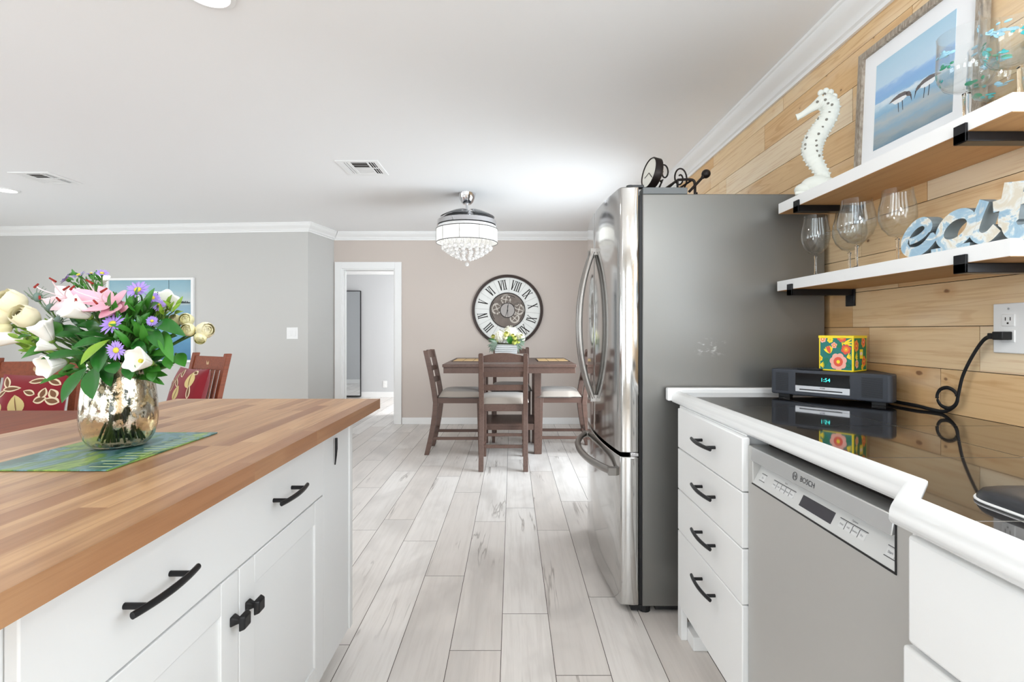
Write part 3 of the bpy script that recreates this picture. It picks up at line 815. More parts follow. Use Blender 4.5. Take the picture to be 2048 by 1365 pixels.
# sink cabinet, nearest on the right
sk = thing('sink_cabinet', 'white base cabinet with plain slab fronts below the black sink', 'base cabinet', (.95, .1, 0))
m = MB(); m.box(.62, WX - .02, -.52, .775, .1, .69); m.box(.62, .66, -.52, .775, .69, CT-.038); m.box(.66, WX-.02, .745, .775, .69, CT-.038); m.box(.70, WX - .02, -.52, .77, .0005, .1); m.build('carcass', M['white_cab'], sk, bevel=.002)
MB().box(.600, .62, .14, .760, .708, .872).build('drawer', M['white_cab'], sk, bevel=.006, seg=3)
MB().box(.600, .62, -.50, .134, .708, .872).build('drawer', M['white_cab'], sk, bevel=.006, seg=3)
MB().box(.600, .62, .14, .770, .115, .700).build('door', M['white_cab'], sk, bevel=.006, seg=3)
MB().box(.600, .62, -.50, .134, .115, .700).build('door', M['white_cab'], sk, bevel=.006, seg=3)
# sink
M['sink'] = pbr('black composite', S(40, 42, 46), .33, spec=.6)
s_ = thing('kitchen_sink', 'black composite sink with rounded raised rim set into the tiled counter', 'sink', (.95, .44, CT))
def rrect(x0, x1, y0, y1, r, n=6):
    out = []
    for (cx, cy, a) in ((x1-r, y1-r, 0), (x0+r, y1-r, 90), (x0+r, y0+r, 180), (x1-r, y0+r, 270)): out += arc(cx, cy, r, a, a+90, n)
    return out
x0, x1, y0, y1 = .682, 1.25, .10, .762
lv = [(0, 0, .0), (0, 0, .008), (.004, .004, .015), (.012, .012, .0185), (.05, .05, .018), (.06, .06, .012), (.064, .064, -.01), (.075, .075, -.2)]
vs = []; n = 28; mb = MB()
for dx, dy, z in lv:
    vs += [(u, v, CT + z) for u, v in rrect(x0+dx, x1-dx, y0+dy, y1-dy, max(.045 - dx*.3, .02))]
fs = []
for i in range(len(lv)-1): fs += [(i*n+j, i*n+(j+1) % n, (i+1)*n+(j+1) % n, (i+1)*n+j) for j in range(n)]
fs.append(tuple((len(lv)-1)*n + j for j in range(n)))
mb.add(vs, fs); mb.build('basin', M['sink'], s_, smooth=True)
rg = rrect(x0-.001, x1+.001, y0-.001, y1+.001, .045)
MB().tube([(u, v, CT + .0025) for u, v in rg], .0022, 6, closed=True).build('sealant_bead', M['white_plastic'], s_, smooth=True)

# ------------------------------------------------------------------ refrigerator
M['fridge_side'] = None
def fridge_side_mat():
    m, nt, b = newmat('grey fridge side'); g = NG(nt)
    o = g.obj(); sx = g.n('ShaderNodeSeparateXYZ'); g.put(sx.inputs[0], o)
    # a few paler marks low on the side panel
    vx = g.math('ABSOLUTE', g.math('SUBTRACT', sx.outputs[0], -.07)); vz = g.math('ABSOLUTE', g.math('SUBTRACT', sx.outputs[2], 1.115))
    reg = g.math('MULTIPLY', g.math('SUBTRACT', 1, g.step(vx, .02, .075)), g.math('SUBTRACT', 1, g.step(vz, .01, .045)))
    nz = g.step(g.noise(g.scale(o, (24, 1, 50)), 1.0, 4, .6), .52, .64)
    col = g.mix(g.math('MULTIPLY', g.math('MULTIPLY', reg, nz), .55), S(126, 125, 122), S(205, 205, 202))
    g.put(b.inputs['Base Color'], col); b.inputs['Roughness'].default_value = .33; b.inputs['Metallic'].default_value = .55
    g.put(b.inputs['Normal'], g.bump(g.noise(g.scale(o, (60, 60, 60)), 6, 2), .02, .0005))
    return m
M['fridge_side'] = fridge_side_mat()
FY0, FY1 = 2.088, 3.0
fg = thing('refrigerator', 'stainless french door refrigerator with bottom freezer beside the white cabinets', 'refrigerator', (.9, 2.55, 0))
MB().box(.545, 1.307, FY0, FY1 - .004, .03, 1.754).build('cabinet', M['fridge_side'], fg, bevel=.004)
MB().box(.532, .546, FY0 + .006, FY1 - .01, .035, 1.75).build('door_gasket', M['black_matte'], fg)
m = MB(); m.box(.60, 1.25, FY0 + .01, FY1 - .02, .012, .03)
for (x, y) in ((.56, 2.12), (.56, 2.97), (1.25, 2.12), (1.25, 2.97)): m.lathe([(.025, 0.0005), (.025, .03)], (x, y, 0), 12)
m.box(.50, .56, FY0 + .012, FY1 - .02, .008, .03)
m.build('base_grille', M['black_matte'], fg)
YM = (FY0 + FY1)/2
def bow(y): return .452 - .033*(1 - ((y - YM)/.456)**2)
def doorpoly(y0, y1, near_end, far_end):
    pts = []
    n = 12; r = .022
    ys = [y0 + (y1-y0)*i/n for i in range(n+1)]
    front = [(bow(y), y) for y in ys]
    if near_end:
        front = [p for p in front if p[1] > y0 + .03]
        c0 = bow(y0)
        front = [(.531, y0), (.525, y0 - .003), (.505, y0 - .0035), (.482, y0 - .001), (c0 + .012, y0 + .002), (c0 + .003, y0 + .006), (c0 - .0005, y0 + .014)] + front
    else: front = [(.531, y0), (bow(y0) + .006, y0)] + [(bow(y0), y0 + .006)] + front[1:]
    if far_end:
        front = [p for p in front if p[1] < y1 - .03] + [(bow(y1) - .0005, y1 - .014), (bow(y1) + .006, y1 - .004), (.50, y1), (.531, y1)]
    else: front = front[:-1] + [(bow(y1), y1 - .006), (bow(y1) + .006, y1), (.531, y1)]
    return front
def fdoor(name, y0, y1, z0, z1, a, c):
    m = MB(); m.prism(doorpoly(y0, y1, a, c), lambda u, v, d_: (u, v, d_), z0, z1)
    return m.build(name, M['steel'], fg, smooth=True, bevel=.004)
dn = fdoor('door', FY0 + .002, YM - .002, .672, 1.784, True, False)
df = fdoor('door', YM + .002, FY1, .672, 1.784, False, True)
fz = fdoor('freezer_drawer', FY0 + .002, FY1, .034, .654, True, True)
def vhandle(part, y, s):
    z0, z1 = .845, 1.578; m = MB(); path = []; n = 22; x0 = bow(y)
    for i in range(n+1):
        t = -1 + 2*i/n; path.append((x0 - .012 - .066*(1 - abs(t)**2.2), y + s*.0*(1-t*t), (z0+z1)/2 + t*(z1-z0)/2))
    m.tube(path, .0125, 12, flat=1.35, up=(1, 0, 0))
    for z in (z0, z1): m.box(x0 - .026, x0 + .003, y - .013, y + .013, z - .016, z + .016)
    m.build('handle', M['handle_steel'], part, smooth=True)
vhandle(dn, YM - .034, -1); vhandle(df, YM + .034, 1)
m = MB(); path = []; n = 24
for i in range(n+1):
    t = -1 + 2*i/n; y = YM + t*.39; path.append((bow(y) - .014 - .060*(1 - abs(t)**2.4), y, .578))
m.tube(path, .0165, 12, flat=.95, up=(0, 0, 1))
for s in (-1, 1): m.box(bow(YM + s*.39) - .030, bow(YM + s*.39) + .006, YM + s*.39 - .016, YM + s*.39 + .016, .562, .594)
m.build('handle', M['handle_steel'], fz, smooth=True)
m = MB(); m.box(.548, .735, FY0 + .004, FY0 + .07, 1.7545, 1.783); m.build('hinge_cover', pbr('slate grey plastic', S(112, 116, 118), .5), fg, bevel=.003)
m = MB(); m.tube([(.50, FY0+.03, 1.775), (.50, FY0+.03, 1.797)], .016, 14); m.box(.50, .556, FY0 + .016, FY0 + .05, 1.786, 1.797); m.build('hinge', pbr('dark hinge', S(70, 72, 74), .45, .5), fg, bevel=.002)
m = MB(); m.box(.495, .530, FY0 - .001, FY0 + .03, .6545, .6715); m.build('hinge', M['chrome'], fg, bevel=.003)

# things on top of the fridge
ZF = 1.7545
ck = thing('scroll_stand_clock', 'small round clock with black rim on a wrought iron scroll stand on the fridge', 'clock', (.66, 2.27, ZF))
# dial turned mostly to the left of the picture
c0 = Vector((.634, 2.27, ZF + .142)); nrm = Vector((-.965, -.20, .17)).normalized()
q = nrm.to_track_quat('Z', 'Y').to_matrix().to_4x4()
MB().lathe([(0, .012), (.064, .012), (.064, -.002), (0, -.002)], c0, 36, q).build('dial', pbr('aged clock dial', S(226, 224, 214), .5, vary=.08), ck)
MB().lathe([(.064, .014), (.067, .017), (.071, .012), (.071, -.018), (.062, -.024), (0, -.024), (0, -.010), (.064, -.010)], c0, 36, q, closed=True).build('rim', M['iron'], ck, smooth=True)
m = MB()
u_ = q @ Vector((1, 0, 0)); v_ = q @ Vector((0, 1, 0)); nn = nrm*.0135
for (a, L) in ((200, .04), (320, .05)):
    dd = u_*math.cos(R(a)) + v_*math.sin(R(a)); m.beam(c0 + nn, c0 + nn + dd*L, .003, .001, nrm)
m.build('hands', M['iron'], ck)
m = MB()
def scroll(c, r, turns, start, d=1, n=34, ax=(1, 0, .0), sc=1.0):
    A = Vector(ax).normalized(); out = []
    for i in range(n+1):
        t = i/n; a = start + d*turns*2*PI*t; rr = r*(1 - .78*t)
        out.append(Vector(c) + A*(rr*math.cos(a)*sc) + Vector((0, 0, 1))*(rr*math.sin(a)))
    return out
m.tube(scroll((.70, 2.30, ZF + .155), .05, 1.3, PI*1.4, -1, sc=.6), .0036, 8)
m.tube(scroll((.755, 2.25, ZF + .115), .055, 1.5, -PI*.35, 1, sc=.62), .0036, 8)
m.tube([(.64, 2.30, ZF + .10), (.69, 2.29, ZF + .12), (.66, 2.29, ZF + .05), (.60, 2.28, ZF + .0045)], .005, 8)
m.tube(spline([(.60, 2.22, ZF + .005), (.575, 2.21, ZF + .035), (.59, 2.22, ZF + .055), (.612, 2.24, ZF + .05)]), .0045, 8)
m.tube([(.735, 2.22, ZF + .0045), (.735, 2.22, ZF + .098)], .005, 8); m.tube([(.735, 2.22, ZF + .098), (.66, 2.22, ZF + .045), (.60, 2.22, ZF+.0045)], .0045, 8)
m.tube(spline([(.735, 2.22, ZF + .098), (.78, 2.22, ZF + .1), (.806, 2.22, ZF + .095), (.812, 2.22, ZF + .07), (.812, 2.22, ZF + .0045)]), .006, 8)
m.tube([(.735, 2.22, ZF + .098), (.735, 2.34, ZF + .098), (.735, 2.34, ZF + .0045)], .0045, 8)
m.tube([(.80, 2.22, ZF + .098), (.70, 2.34, ZF + .04)], .0045, 8)
m.build('scroll_stand', M['iron'], ck, smooth=True)
rd = thing('curtain_rod', 'dark iron rod with a round ball finial resting on top of the fridge', 'rod', (.83, 2.2, ZF))
pa_ = at(1378, 384, 2.2); pb = at(1407, 353, 2.2)
pa_.z = max(pa_.z, ZF + .006)
MB().tube([pa_, pb], .0058, 10).build('rod', M['iron'], rd, smooth=True)
MB().ball(at(1412, 348, 2.2), .0195).ball(at(1406, 354, 2.2), .009, 10, 8).build('finial', M['iron'], rd, smooth=True)
m = MB(); x = pa_.x; m.box(x - .006, x + .035, 2.194, 2.206, ZF + .0005, ZF + .018); m.box(x + .028, x + .036, 2.192, 2.208, ZF + .0005, ZF + .036); m.build('bracket', M['iron'], rd, bevel=.002)
# ------------------------------------------------------------------ dining nook: table, chairs
M['dark_wood'] = plank_mat('dark brown stained wood', S(98, 74, 64), S(82, 60, 52), S(56, 39, 33), S(112, 88, 78), 1.5, .42, pores=.4, smudge_amt=.4)
M['seat_fabric'] = pbr('grey beige seat fabric', S(170, 160, 150), .95, sheen=.3, bump=(900, .25, .0006))
TY0, TY1, TX0, TX1, TZ = 4.44, 5.55, -.62, .575, .886
tb = thing('dining_table', 'dark wood counter-height dining table with lower shelf under the chandelier', 'table', (-.022, 5.0, 0))
m = MB(); m.box(TX0, TX1, TY0, TY1, TZ - .026, TZ); m.build('tabletop', M['dark_wood'], tb, bevel=.004)
m = MB()
for (x0, x1, y0, y1) in ((TX0+.008, TX1-.008, TY0+.02, TY0+.042), (TX0+.008, TX1-.008, TY1-.042, TY1-.02), (TX0+.008, TX0+.03, TY0+.042, TY1-.042), (TX1-.03, TX1-.008, TY0+.042, TY1-.042)):
    m.box(x0, x1, y0, y1, TZ - .082, TZ - .026)
m.build('apron', M['dark_wood'], tb, bevel=.002)
LXS, LYS = (-.322, .212), (4.79, 5.27)
for x in LXS:
    for y in LYS: MB().box(x, x + .068, y, y + .068, .0005, TZ - .026).build('leg', M['dark_wood'], tb, bevel=.003)
m = MB(); m.box(LXS[0] + .002, LXS[1] + .066, LYS[0] + .004, LYS[1] + .064, .268, .292); m.build('lower_shelf', M['dark_wood'], tb, bevel=.002)
m = MB(); m.box(LXS[0] + .068, LXS[1], LYS[0] + .006, LYS[0] + .03, .232, .268); m.box(LXS[0] + .068, LXS[1], LYS[1] + .038, LYS[1] + .062, .232, .268); m.build('shelf_rail', M['dark_wood'], tb, bevel=.002)

def dining_chair_proto(label):
    t = thing('dining_chair', label, 'chair', (0, 0, 0), 0, 'dark wood dining chairs')
    W = M['dark_wood']
    def yb(z): # rear post curve
        if z < .5: return -.205 - .085*((.5 - z)/.5)**1.6
        return -.205 - .095*((z - .5)/.5)**1.25
    for s in (-1, 1):
        m = MB(); zs = [0.0005, .1, .2, .3, .42, .5, .6, .7, .8, .9, .985, .995]; x = s*.188
        vs = []
        for z in zs:
            hw = .0205; d0 = .023 if z > .05 else .021
            if z > .99: hw = .014
            vs += [(x-hw, yb(z)-d0, z), (x+hw, yb(z)-d0, z), (x+hw, yb(z)+d0, z), (x-hw, yb(z)+d0, z)]
        fs = [(0, 3, 2, 1), tuple(4*(len(zs)-1) + k for k in range(4))]
        for i in range(len(zs)-1): fs += [(4*i + k, 4*i + (k+1) % 4, 4*i + 4 + (k+1) % 4, 4*i + 4 + k) for k in range(4)]
        m.add(vs, fs); m.build('rear_leg', W, t, bevel=.003, local=True)
        m = MB(); x2 = s*.186; m.hexa([(x2-.016, .205, .0005), (x2+.016, .205, .0005), (x2+.016, .238, .0005), (x2-.016, .238, .0005), (x2-.022, .19, .545), (x2+.022, .19, .545), (x2+.022, .234, .545), (x2-.022, .234, .545)])
        m.build('front_leg', W, t, bevel=.003, local=True)
    def rail(z0, z1, arch=0.0, name='back_rail'):
        m = MB(); n = 10; vs = []
        for i in range(n+1):
            u = -1 + 2*i/n; x = u*.169; cy = -.012*(1-u*u); za = z1 + arch*(1-u*u)
            for z, dy in ((z0, -.009), (z0, .009), (za, .009), (za, -.009)): vs.append((x, yb(z) + cy + dy, z))
        fs = [(0, 1, 2, 3), tuple(4*n + k for k in (3, 2, 1, 0))]
        for i in range(n): fs += [(4*i + k, 4*i + 4 + k, 4*i + 4 + (k+1) % 4, 4*i + (k+1) % 4) for k in range(4)]
        m.add(vs, fs); m.build(name, W, t, bevel=.002, local=True, seg=1)
    rail(.92, .972, .026, 'crest_rail'); rail(.793, .838); rail(.675, .726)
    m = MB(); m.box(-.178, .178, -.205, -.183, .492, .552); m.box(-.178, .178, .196, .218, .492, .545); m.box(-.196, -.174, -.19, .2, .492, .545); m.box(.174, .196, -.19, .2, .492, .545)
    m.build('seat_frame', W, t, bevel=.002, local=True)
    m = MB(); NU, NV = 14, 14
    def top(u, v):
        a, c = 2*u - 1, 2*v - 1
        e = max(0, 1 - abs(a)**5) * max(0, 1 - abs(c)**5)
        wx = .222 if c > -.5 else .206
        return (a*wx, .022 + c*.226 if c > 0 else .022 + c*.20, .552 + .066*e**.38)
    m.grid(top, NU, NV); m.grid(lambda u, v: (top(u, v)[0], top(u, v)[1], .546), NU, NV)
    m.build('seat_cushion', M['seat_fabric'], t, smooth=True, local=True)
    for (y, z, h) in ((yb(.2) , .20, .028), (.212, .205, .028)): MB().box(-.172, .172, y - .009, y + .009, z - h/2, z + h/2).build('stretcher', W, t, bevel=.002, local=True)
    for s in (-1, 1): MB().box(s*.188 - .009, s*.188 + .009, yb(.155) + .02, .21, .142, .170).build('stretcher', W, t, bevel=.002, local=True)
    return t
ch = dining_chair_proto('dark wood dining chair with its slatted back to the viewer, at the table front')
ch.location = (-.073, 4.495, 0)
dup(ch, (-.525, 4.965, 0), -PI/2, 'dark wood dining chair at the left end of the table, seen from the side')
dup(ch, (.49, 5.0, 0), PI/2, 'dark wood dining chair at the right end of the table, partly hidden by the fridge')
dup(ch, (-.01, 5.53, 0), PI, 'dark wood dining chair on the wall side of the table, mostly hidden behind it')

# placemats
M['bamboo'] = pbr('tan bamboo', S(222, 188, 136), .7, vary=.1)
M['mat_dark'] = pbr('dark brown binding', S(62, 44, 36), .8)
def placemat(xc, yc, w, d, label):
    t = thing('placemat', label, 'placemat', (xc, yc, TZ), group='placemats on the dining table'); z = TZ + .0006
    m = MB(); n = 7
    for i in range(n):
        for j in range(3):
            x0 = xc - w/2 + .012 + (w - .024)*j/3; y0 = yc - d/2 + .012 + (d - .024)*i/n
            m.box(x0 + .003, x0 + (w - .024)/3 - .003, y0 + .003, y0 + (d - .024)/n - .003, z, z + .004)
    m.build('bamboo_weave', M['bamboo'], t)
    MB().box(xc - w/2, xc + w/2, yc - d/2, yc + d/2, z - .0004, z + .0028).build('border', M['mat_dark'], t)
placemat(.405, 5.08, .32, .46, 'tan bamboo placemat at the right end of the dining table')
placemat(-.43, 5.08, .32, .46, 'tan bamboo placemat at the left end of the dining table')

# centrepiece
PLX, PLY, PLZ = -.058, 4.98, TZ + .0005
M['galv'] = pbr('galvanised ribbed metal', S(206, 208, 208), .35, .6, vary=.12)
pl = thing('metal_planter', 'ribbed silver metal planter with white flowers in the middle of the dining table', 'planter', (PLX, PLY, PLZ))
m = MB(); n = 8
for i in range(n):
    z0 = .004 + i*.0195; w0 = .105 + .012*i/n; d0 = .075 + .008*i/n
    m.box(PLX - w0, PLX + w0, PLY - d0, PLY + d0, PLZ + z0, PLZ + z0 + .0135); m.box(PLX - w0 + .004, PLX + w0 - .004, PLY - d0 + .004, PLY + d0 - .004, PLZ + z0 + .0135, PLZ + z0 + .0195)
m.build('ribbed_body', M['galv'], pl, bevel=.002, seg=1)
MB().box(PLX - .121, PLX + .121, PLY - .087, PLY + .087, PLZ + .160, PLZ + .165).box(PLX-.103, PLX+.103, PLY-.073, PLY+.073, PLZ, PLZ+.004).build('rim', M['galv'], pl, bevel=.002)
MB().box(PLX - .11, PLX + .11, PLY - .078, PLY + .078, PLZ + .1655, PLZ + .168).build('moss', pbr('moss', S(70, 84, 48), .95, bump=(120, .8, .01)), pl)
ZP = PLZ + .168
M['white_petal'] = pbr('white petals', S(245, 243, 228), .7)
M['cream_petal'] = pbr('cream petals', S(238, 236, 196), .7)
M['lime_petal'] = pbr('lime petals', S(196, 206, 104), .7)
M['yellow_petal'] = pbr('yellow-green petals', S(226, 226, 128), .7)
M['leaf'] = pbr('green leaf', S(58, 122, 40), .34, vary=.25)
M['leaf_dark'] = pbr('deep green leaf', S(38, 98, 36), .24, vary=.3)
M['leaf_light'] = pbr('yellow-green leaf', S(122, 158, 52), .4, vary=.2)
M['leaf_grey'] = pbr('grey-green leaf', S(112, 128, 112), .6, vary=.2)
M['stem'] = pbr('green stem', S(78, 112, 52), .6)
def leafy(mb, base, tip, w, nrm=(0, -1, .3), curl=.12, fold=.12, n=8, shape=.5):
    base = Vector(base); tip = Vector(tip); ax = tip - base; L = ax.length; t = ax.normalized()
    nrm = Vector(nrm); nrm = (nrm - t*nrm.dot(t))
    if nrm.length < 1e-4: nrm = t.orthogonal()
    nrm.normalize(); s = t.cross(nrm)
    vs = []
    for i in range(n+1):
        u = i/n; wd = w/2 * (math.sin(PI*u**(.75 + .3*shape)))**.8 if 0 < u < 1 else 0.0006
        c = base + t*(L*u) + nrm*(curl*L*math.sin(PI*u))
        for k in (-1, -.5, 0, .5, 1): vs.append(c + s*(wd*k) + nrm*(fold*wd*abs(k)*1.2))
    fs = [(5*i + k, 5*i + k + 1, 5*i + 6 + k, 5*i + 5 + k) for i in range(n) for k in range(4)]
    mb.add(vs, fs); return mb
def blossom(mb, c, r, ax, layers=3, cup=.8):
    """rose-like bloom: overlapping cupped petals in nested shells around an axis"""
    c = Vector(c); ax = Vector(ax).normalized(); q = ax.to_track_quat('Z', 'Y').to_matrix()
    for L in range(layers):
        f = L/max(layers - 1, 1); k = 4 + L % 2; rr = r*(.58 + .42*f); top = .08 + .46*f
        for i in range(k):
            a0 = 2*PI*(i + .5*L)/k + L*.7
            def fn(u, v, a0=a0, rr=rr, f=f, k=k, top=top):
                s = 2*u - 1; th = PI*.96 + (top + .20*abs(s)**2.5 - PI*.96)*v
                rad = rr*(1 + .04*math.cos(s*PI)) * (1 + (.10 + .24*f)*max(0, v - .74)/.26)
                a = a0 + s*PI/k*1.38*min(1, .35 + v*1.3)
                return c + q @ Vector((rad*math.sin(th)*math.cos(a), rad*math.sin(th)*math.sin(a), rad*math.cos(th)*.92 + .10*r*(1 - f)))
            mb.grid(fn, 6, 7)
    mb.ball(c + ax*r*.12, r*.44, 10, 7)
    return mb
def hydrangea(name, c, r, label, mat, seed):
    t = thing(name, label, 'flower', (c[0], c[1], ZP)); rr = random.Random(seed); m = MB()
    for i in range(70):
        d_ = Vector((rr.gauss(0, 1), rr.gauss(0, 1), rr.gauss(.25, 1))).normalized(); p = Vector(c) + d_*r*rr.uniform(.86, 1.0)
        q = d_.to_track_quat('Z', 'Y').to_matrix(); s = .013
        for k in range(4):
            a = k*PI/2 + rr.random(); e = [q @ Vector((math.cos(a+b)*s*g, math.sin(a+b)*s*g, h)) for b, g, h in ((-.6, .55, .002), (-.25, 1.0, .005), (.25, 1.0, .005), (.6, .55, .002))]
            m.poly([p] + [p + x for x in e])
    m.ball(c, r*.86, 12, 8)
    m.build('flower_head', mat, t, norm=False)
    MB().tube([(c[0], c[1], ZP - .0), (c[0], c[1], c[2] - r*.7)], .003, 6).build('stem', M['stem'], t)
hydrangea('hydrangea', (-.115, 4.93, ZP + .075), .062, 'white hydrangea head low at the left of the metal planter', M['white_petal'], 1)
hydrangea('hydrangea', (-.015, 4.97, ZP + .105), .075, 'tallest white hydrangea head above the metal planter', M['white_petal'], 2)
hydrangea('hydrangea', (.075, 4.98, ZP + .055), .055, 'white hydrangea head low at the right of the metal planter', M['white_petal'], 3)
def small_bloom(c, r, mat, label):
    t = thing('rosebud', label, 'flower', (c[0], c[1], ZP), group='small roses in the metal planter')
    blossom(MB(), c, r, (c[0] - PLX, -1.2, .9), 3, .9).build('petals', mat, t, smooth=True, norm=False)
    MB().tube([(c[0]*.7 + PLX*.3, c[1] + .02, ZP), (c[0], c[1] + .008, c[2] - r*.3)], .002, 6).build('stem', M['stem'], t)
for (x, dy, dz, r, mt, lb) in ((-.185, -.03, .07, .021, 'yellow_petal', 'yellow rosebud at the far left of the planter flowers'), (-.155, -.05, .03, .018, 'lime_petal', 'green rosebud low at the left of the planter flowers'),
        (-.055, -.09, .095, .024, 'yellow_petal', 'pale yellow rose in front of the tallest white hydrangea'), (-.065, -.10, .062, .02, 'cream_petal', 'cream rosebud left of the big green leaf in the planter'), (.025, -.10, .058, .021, 'lime_petal', 'lime rose right of the big green leaf in the planter'),
        (.008, -.09, .082, .018, 'yellow_petal', 'small yellow rosebud above the lime rose in the planter'), (.06, -.10, .02, .023, 'lime_petal', 'green rose low on the right of the planter flowers'), (.022, -.11, .014, .023, 'lime_petal', 'green rose at the planter rim beside the big leaf'),
        (.09, -.07, .075, .02, 'cream_petal', 'cream rosebud at the right of the planter flowers')):
    small_bloom((x, PLY + dy, ZP + dz), r, M[mt], lb)
rr = random.Random(9)
t = thing('leaf_cluster', 'broad bright green leaves at the middle front of the metal planter', 'leaf', (PLX, PLY - .08, ZP)); m = MB()
for i in range(7):
    a = -.9 + 1.8*i/6; leafy(m, (PLX + .045, PLY - .082, ZP + .001), (PLX + .045 + .05*math.sin(a), PLY - .10, ZP + .008 + .075*math.cos(a)), .034, (0, -1, .2))
m.build('leaves', M['leaf'], t, smooth=True, norm=False)
for s, lb in ((-1, 'grey-green trailing foliage spray at the left of the metal planter'), (1, 'grey-green trailing foliage spray at the right of the metal planter')):
    t = thing('foliage_spray', lb, 'foliage', (PLX + s*.09, PLY - .06, ZP)); m = MB()
    for i in range(26):
        a = rr.uniform(-1.3, .5); L = rr.uniform(.07, .13); bx = PLX + s*rr.uniform(.085, .11); by = PLY - rr.uniform(.088, .1)
        leafy(m, (bx, by, ZP + rr.uniform(.002, .03)), (bx + s*L*math.cos(a)*.8, by - .02, ZP + L*math.sin(a)*.9 + .01), .014, (0, -1, .4), .15)
    m.build('leaves', M['leaf_grey'], t, smooth=True, norm=False)
    m = MB()
    for i in range(10):
        a = rr.uniform(-.5, .7); L = rr.uniform(.06, .10); bx = PLX + s*.09
        leafy(m, (bx, PLY - .07, ZP + .02), (bx + s*L*math.cos(a), PLY - .09, ZP + .02 + L*math.sin(a)), .012, (0, -1, .4), .1)
    m.build('dark_leaves', M['leaf_dark'], t, smooth=True, norm=False)

# ------------------------------------------------------------------ wall clock
CC = at(1015, 621, YF - .03); CR_ = .452
wc = thing('wall_clock', 'large round wall clock with roman numerals and open gears above the dining table', 'clock', (CC.x, YF, CC.z))
def cf(u, v, d_): return (CC.x + u, YF - .001 - d_, CC.z + v)
def ringp(mb, r0, r1, d0, d1, seg=64):
    q = Matrix.Rotation(PI/2, 4, 'X')
    mb.lathe([(r0, d0), (r1, d0), (r1, d1), (r0, d1)], (CC.x, YF - .001, CC.z), seg, q, closed=True)
m = MB(); q = Matrix.Rotation(PI/2, 4, 'X')
m.lathe([(.415, 0), (CR_, 0), (CR_, .022), (.445, .034), (.432, .030), (.428, .036), (.418, .034), (.415, .02)], (CC.x, YF - .001, CC.z), 72, q, closed=True)
m.build('rim', pbr('dark bronze rim', S(66, 54, 50), .45, .3), wc, smooth=True)
m = MB(); ringp(m, .0, .416, .001, .012); m.build('face', pbr('whitewashed clock face', S(236, 236, 232), .7, vary=.04), wc)
m = MB(); ROT = lambda n_: R(90 - (-10.8 + 30.4*(n_ - 7)))
for k in range(12):
    a = ROT(k + .5); m.ribbon([(.235*math.cos(a), .235*math.sin(a)), (.41*math.cos(a), .41*math.sin(a))], .003, cf, .0118, .0126)
m.build('face_seams', pbr('grey seam', S(170, 168, 164), .8), wc)
rom = {1: 'I', 2: 'II', 3: 'III', 4: 'IV', 5: 'V', 6: 'VI', 7: 'VII', 8: 'VIII', 9: 'IX', 10: 'X', 11: 'XI', 12: 'XII'}
WD = {'I': .026, 'V': .046, 'X': .046}
for k, s in rom.items():
    m = MB(); a = ROT(k); er = Vector((math.cos(a), math.sin(a))); et = Vector((math.sin(a), -math.cos(a)))
    tot = sum(WD[c] for c in s); x = -tot/2; h0, h1 = .262, .385
    def pt(u, h): return tuple(er*h + et*u)
    def st(u0, z0, u1, z1, w): m.ribbon([pt(u0, z0), pt(u1, z1)], w, cf, .012, .0155)
    for c in s:
        w = WD[c]; xc = x + w/2
        if c == 'I':
            st(xc, h0, xc, h1, .0115); [st(xc - .012, z, xc + .012, z, .005) for z in (h0 + .002, h1 - .002)]
        if c == 'V':
            st(xc - .017, h1, xc, h0, .0125); st(xc + .017, h1, xc, h0, .006); [st(xc + d_ - .011, h1 - .002, xc + d_ + .011, h1 - .002, .005) for d_ in (-.017, .017)]
        if c == 'X':
            st(xc - .019, h1, xc + .019, h0, .0125); st(xc + .019, h1, xc - .019, h0, .006); [st(xc + d_ - .010, z, xc + d_ + .010, z, .005) for d_ in (-.019, .019) for z in (h0 + .002, h1 - .002)]
        x += w
    m.build('numeral', M['iron'], wc)
M['gear'] = pbr('aged grey bronze', S(120, 110, 103), .5, .55, vary=.3)
M['gear2'] = pbr('pale worn metal', S(196, 188, 178), .5, .3, vary=.25)
m = MB(); ringp(m, 0, .224, .0121, .015); m.build('gear_plate', M['gear'], wc)
m = MB(); ringp(m, .216, .226, .0121, .022); m.build('gear_plate_rim', M['iron'], wc)
def gear(cx, cz, r, n, d0, mat):
    m = MB(); pts = []
    for i in range(n):
        for f, rr_ in ((0, 1), (.25, 1.09), (.5, 1.09), (.75, 1)):
            a = 2*PI*(i + f)/n; pts.append((cx + r*rr_*math.cos(a), cz + r*rr_*math.sin(a)))
    inner = [(cx + r*.74*math.cos(2*PI*i/(4*n)), cz + r*.74*math.sin(2*PI*i/(4*n))) for i in range(4*n)]
    N_ = 4*n
    vs = [cf(u, v, d0) for u, v in pts] + [cf(u, v, d0 + .006) for u, v in pts] + [cf(u, v, d0) for u, v in inner] + [cf(u, v, d0 + .006) for u, v in inner]
    fs = []
    for i in range(N_):
        j = (i + 1) % N_
        fs += [(i, j, N_ + j, N_ + i), (N_ + i, N_ + j, 3*N_ + j, 3*N_ + i), (2*N_ + i, 3*N_ + i, 3*N_ + j, 2*N_ + j)]
    m.add(vs, fs)
    for k in range(4):
        a = k*PI/2 + cx*9; m.ribbon([(cx, cz), (cx + r*.76*math.cos(a), cz + r*.76*math.sin(a))], r*.16, cf, d0, d0 + .005)
    q_ = Matrix.Rotation(PI/2, 4, 'X'); m.lathe([(0, 0), (r*.2, 0), (r*.2, .008), (0, .008)], (CC.x + cx, YF - .001 - d0, CC.z + cz), 14, q_)
    m.build('gear', mat, wc)
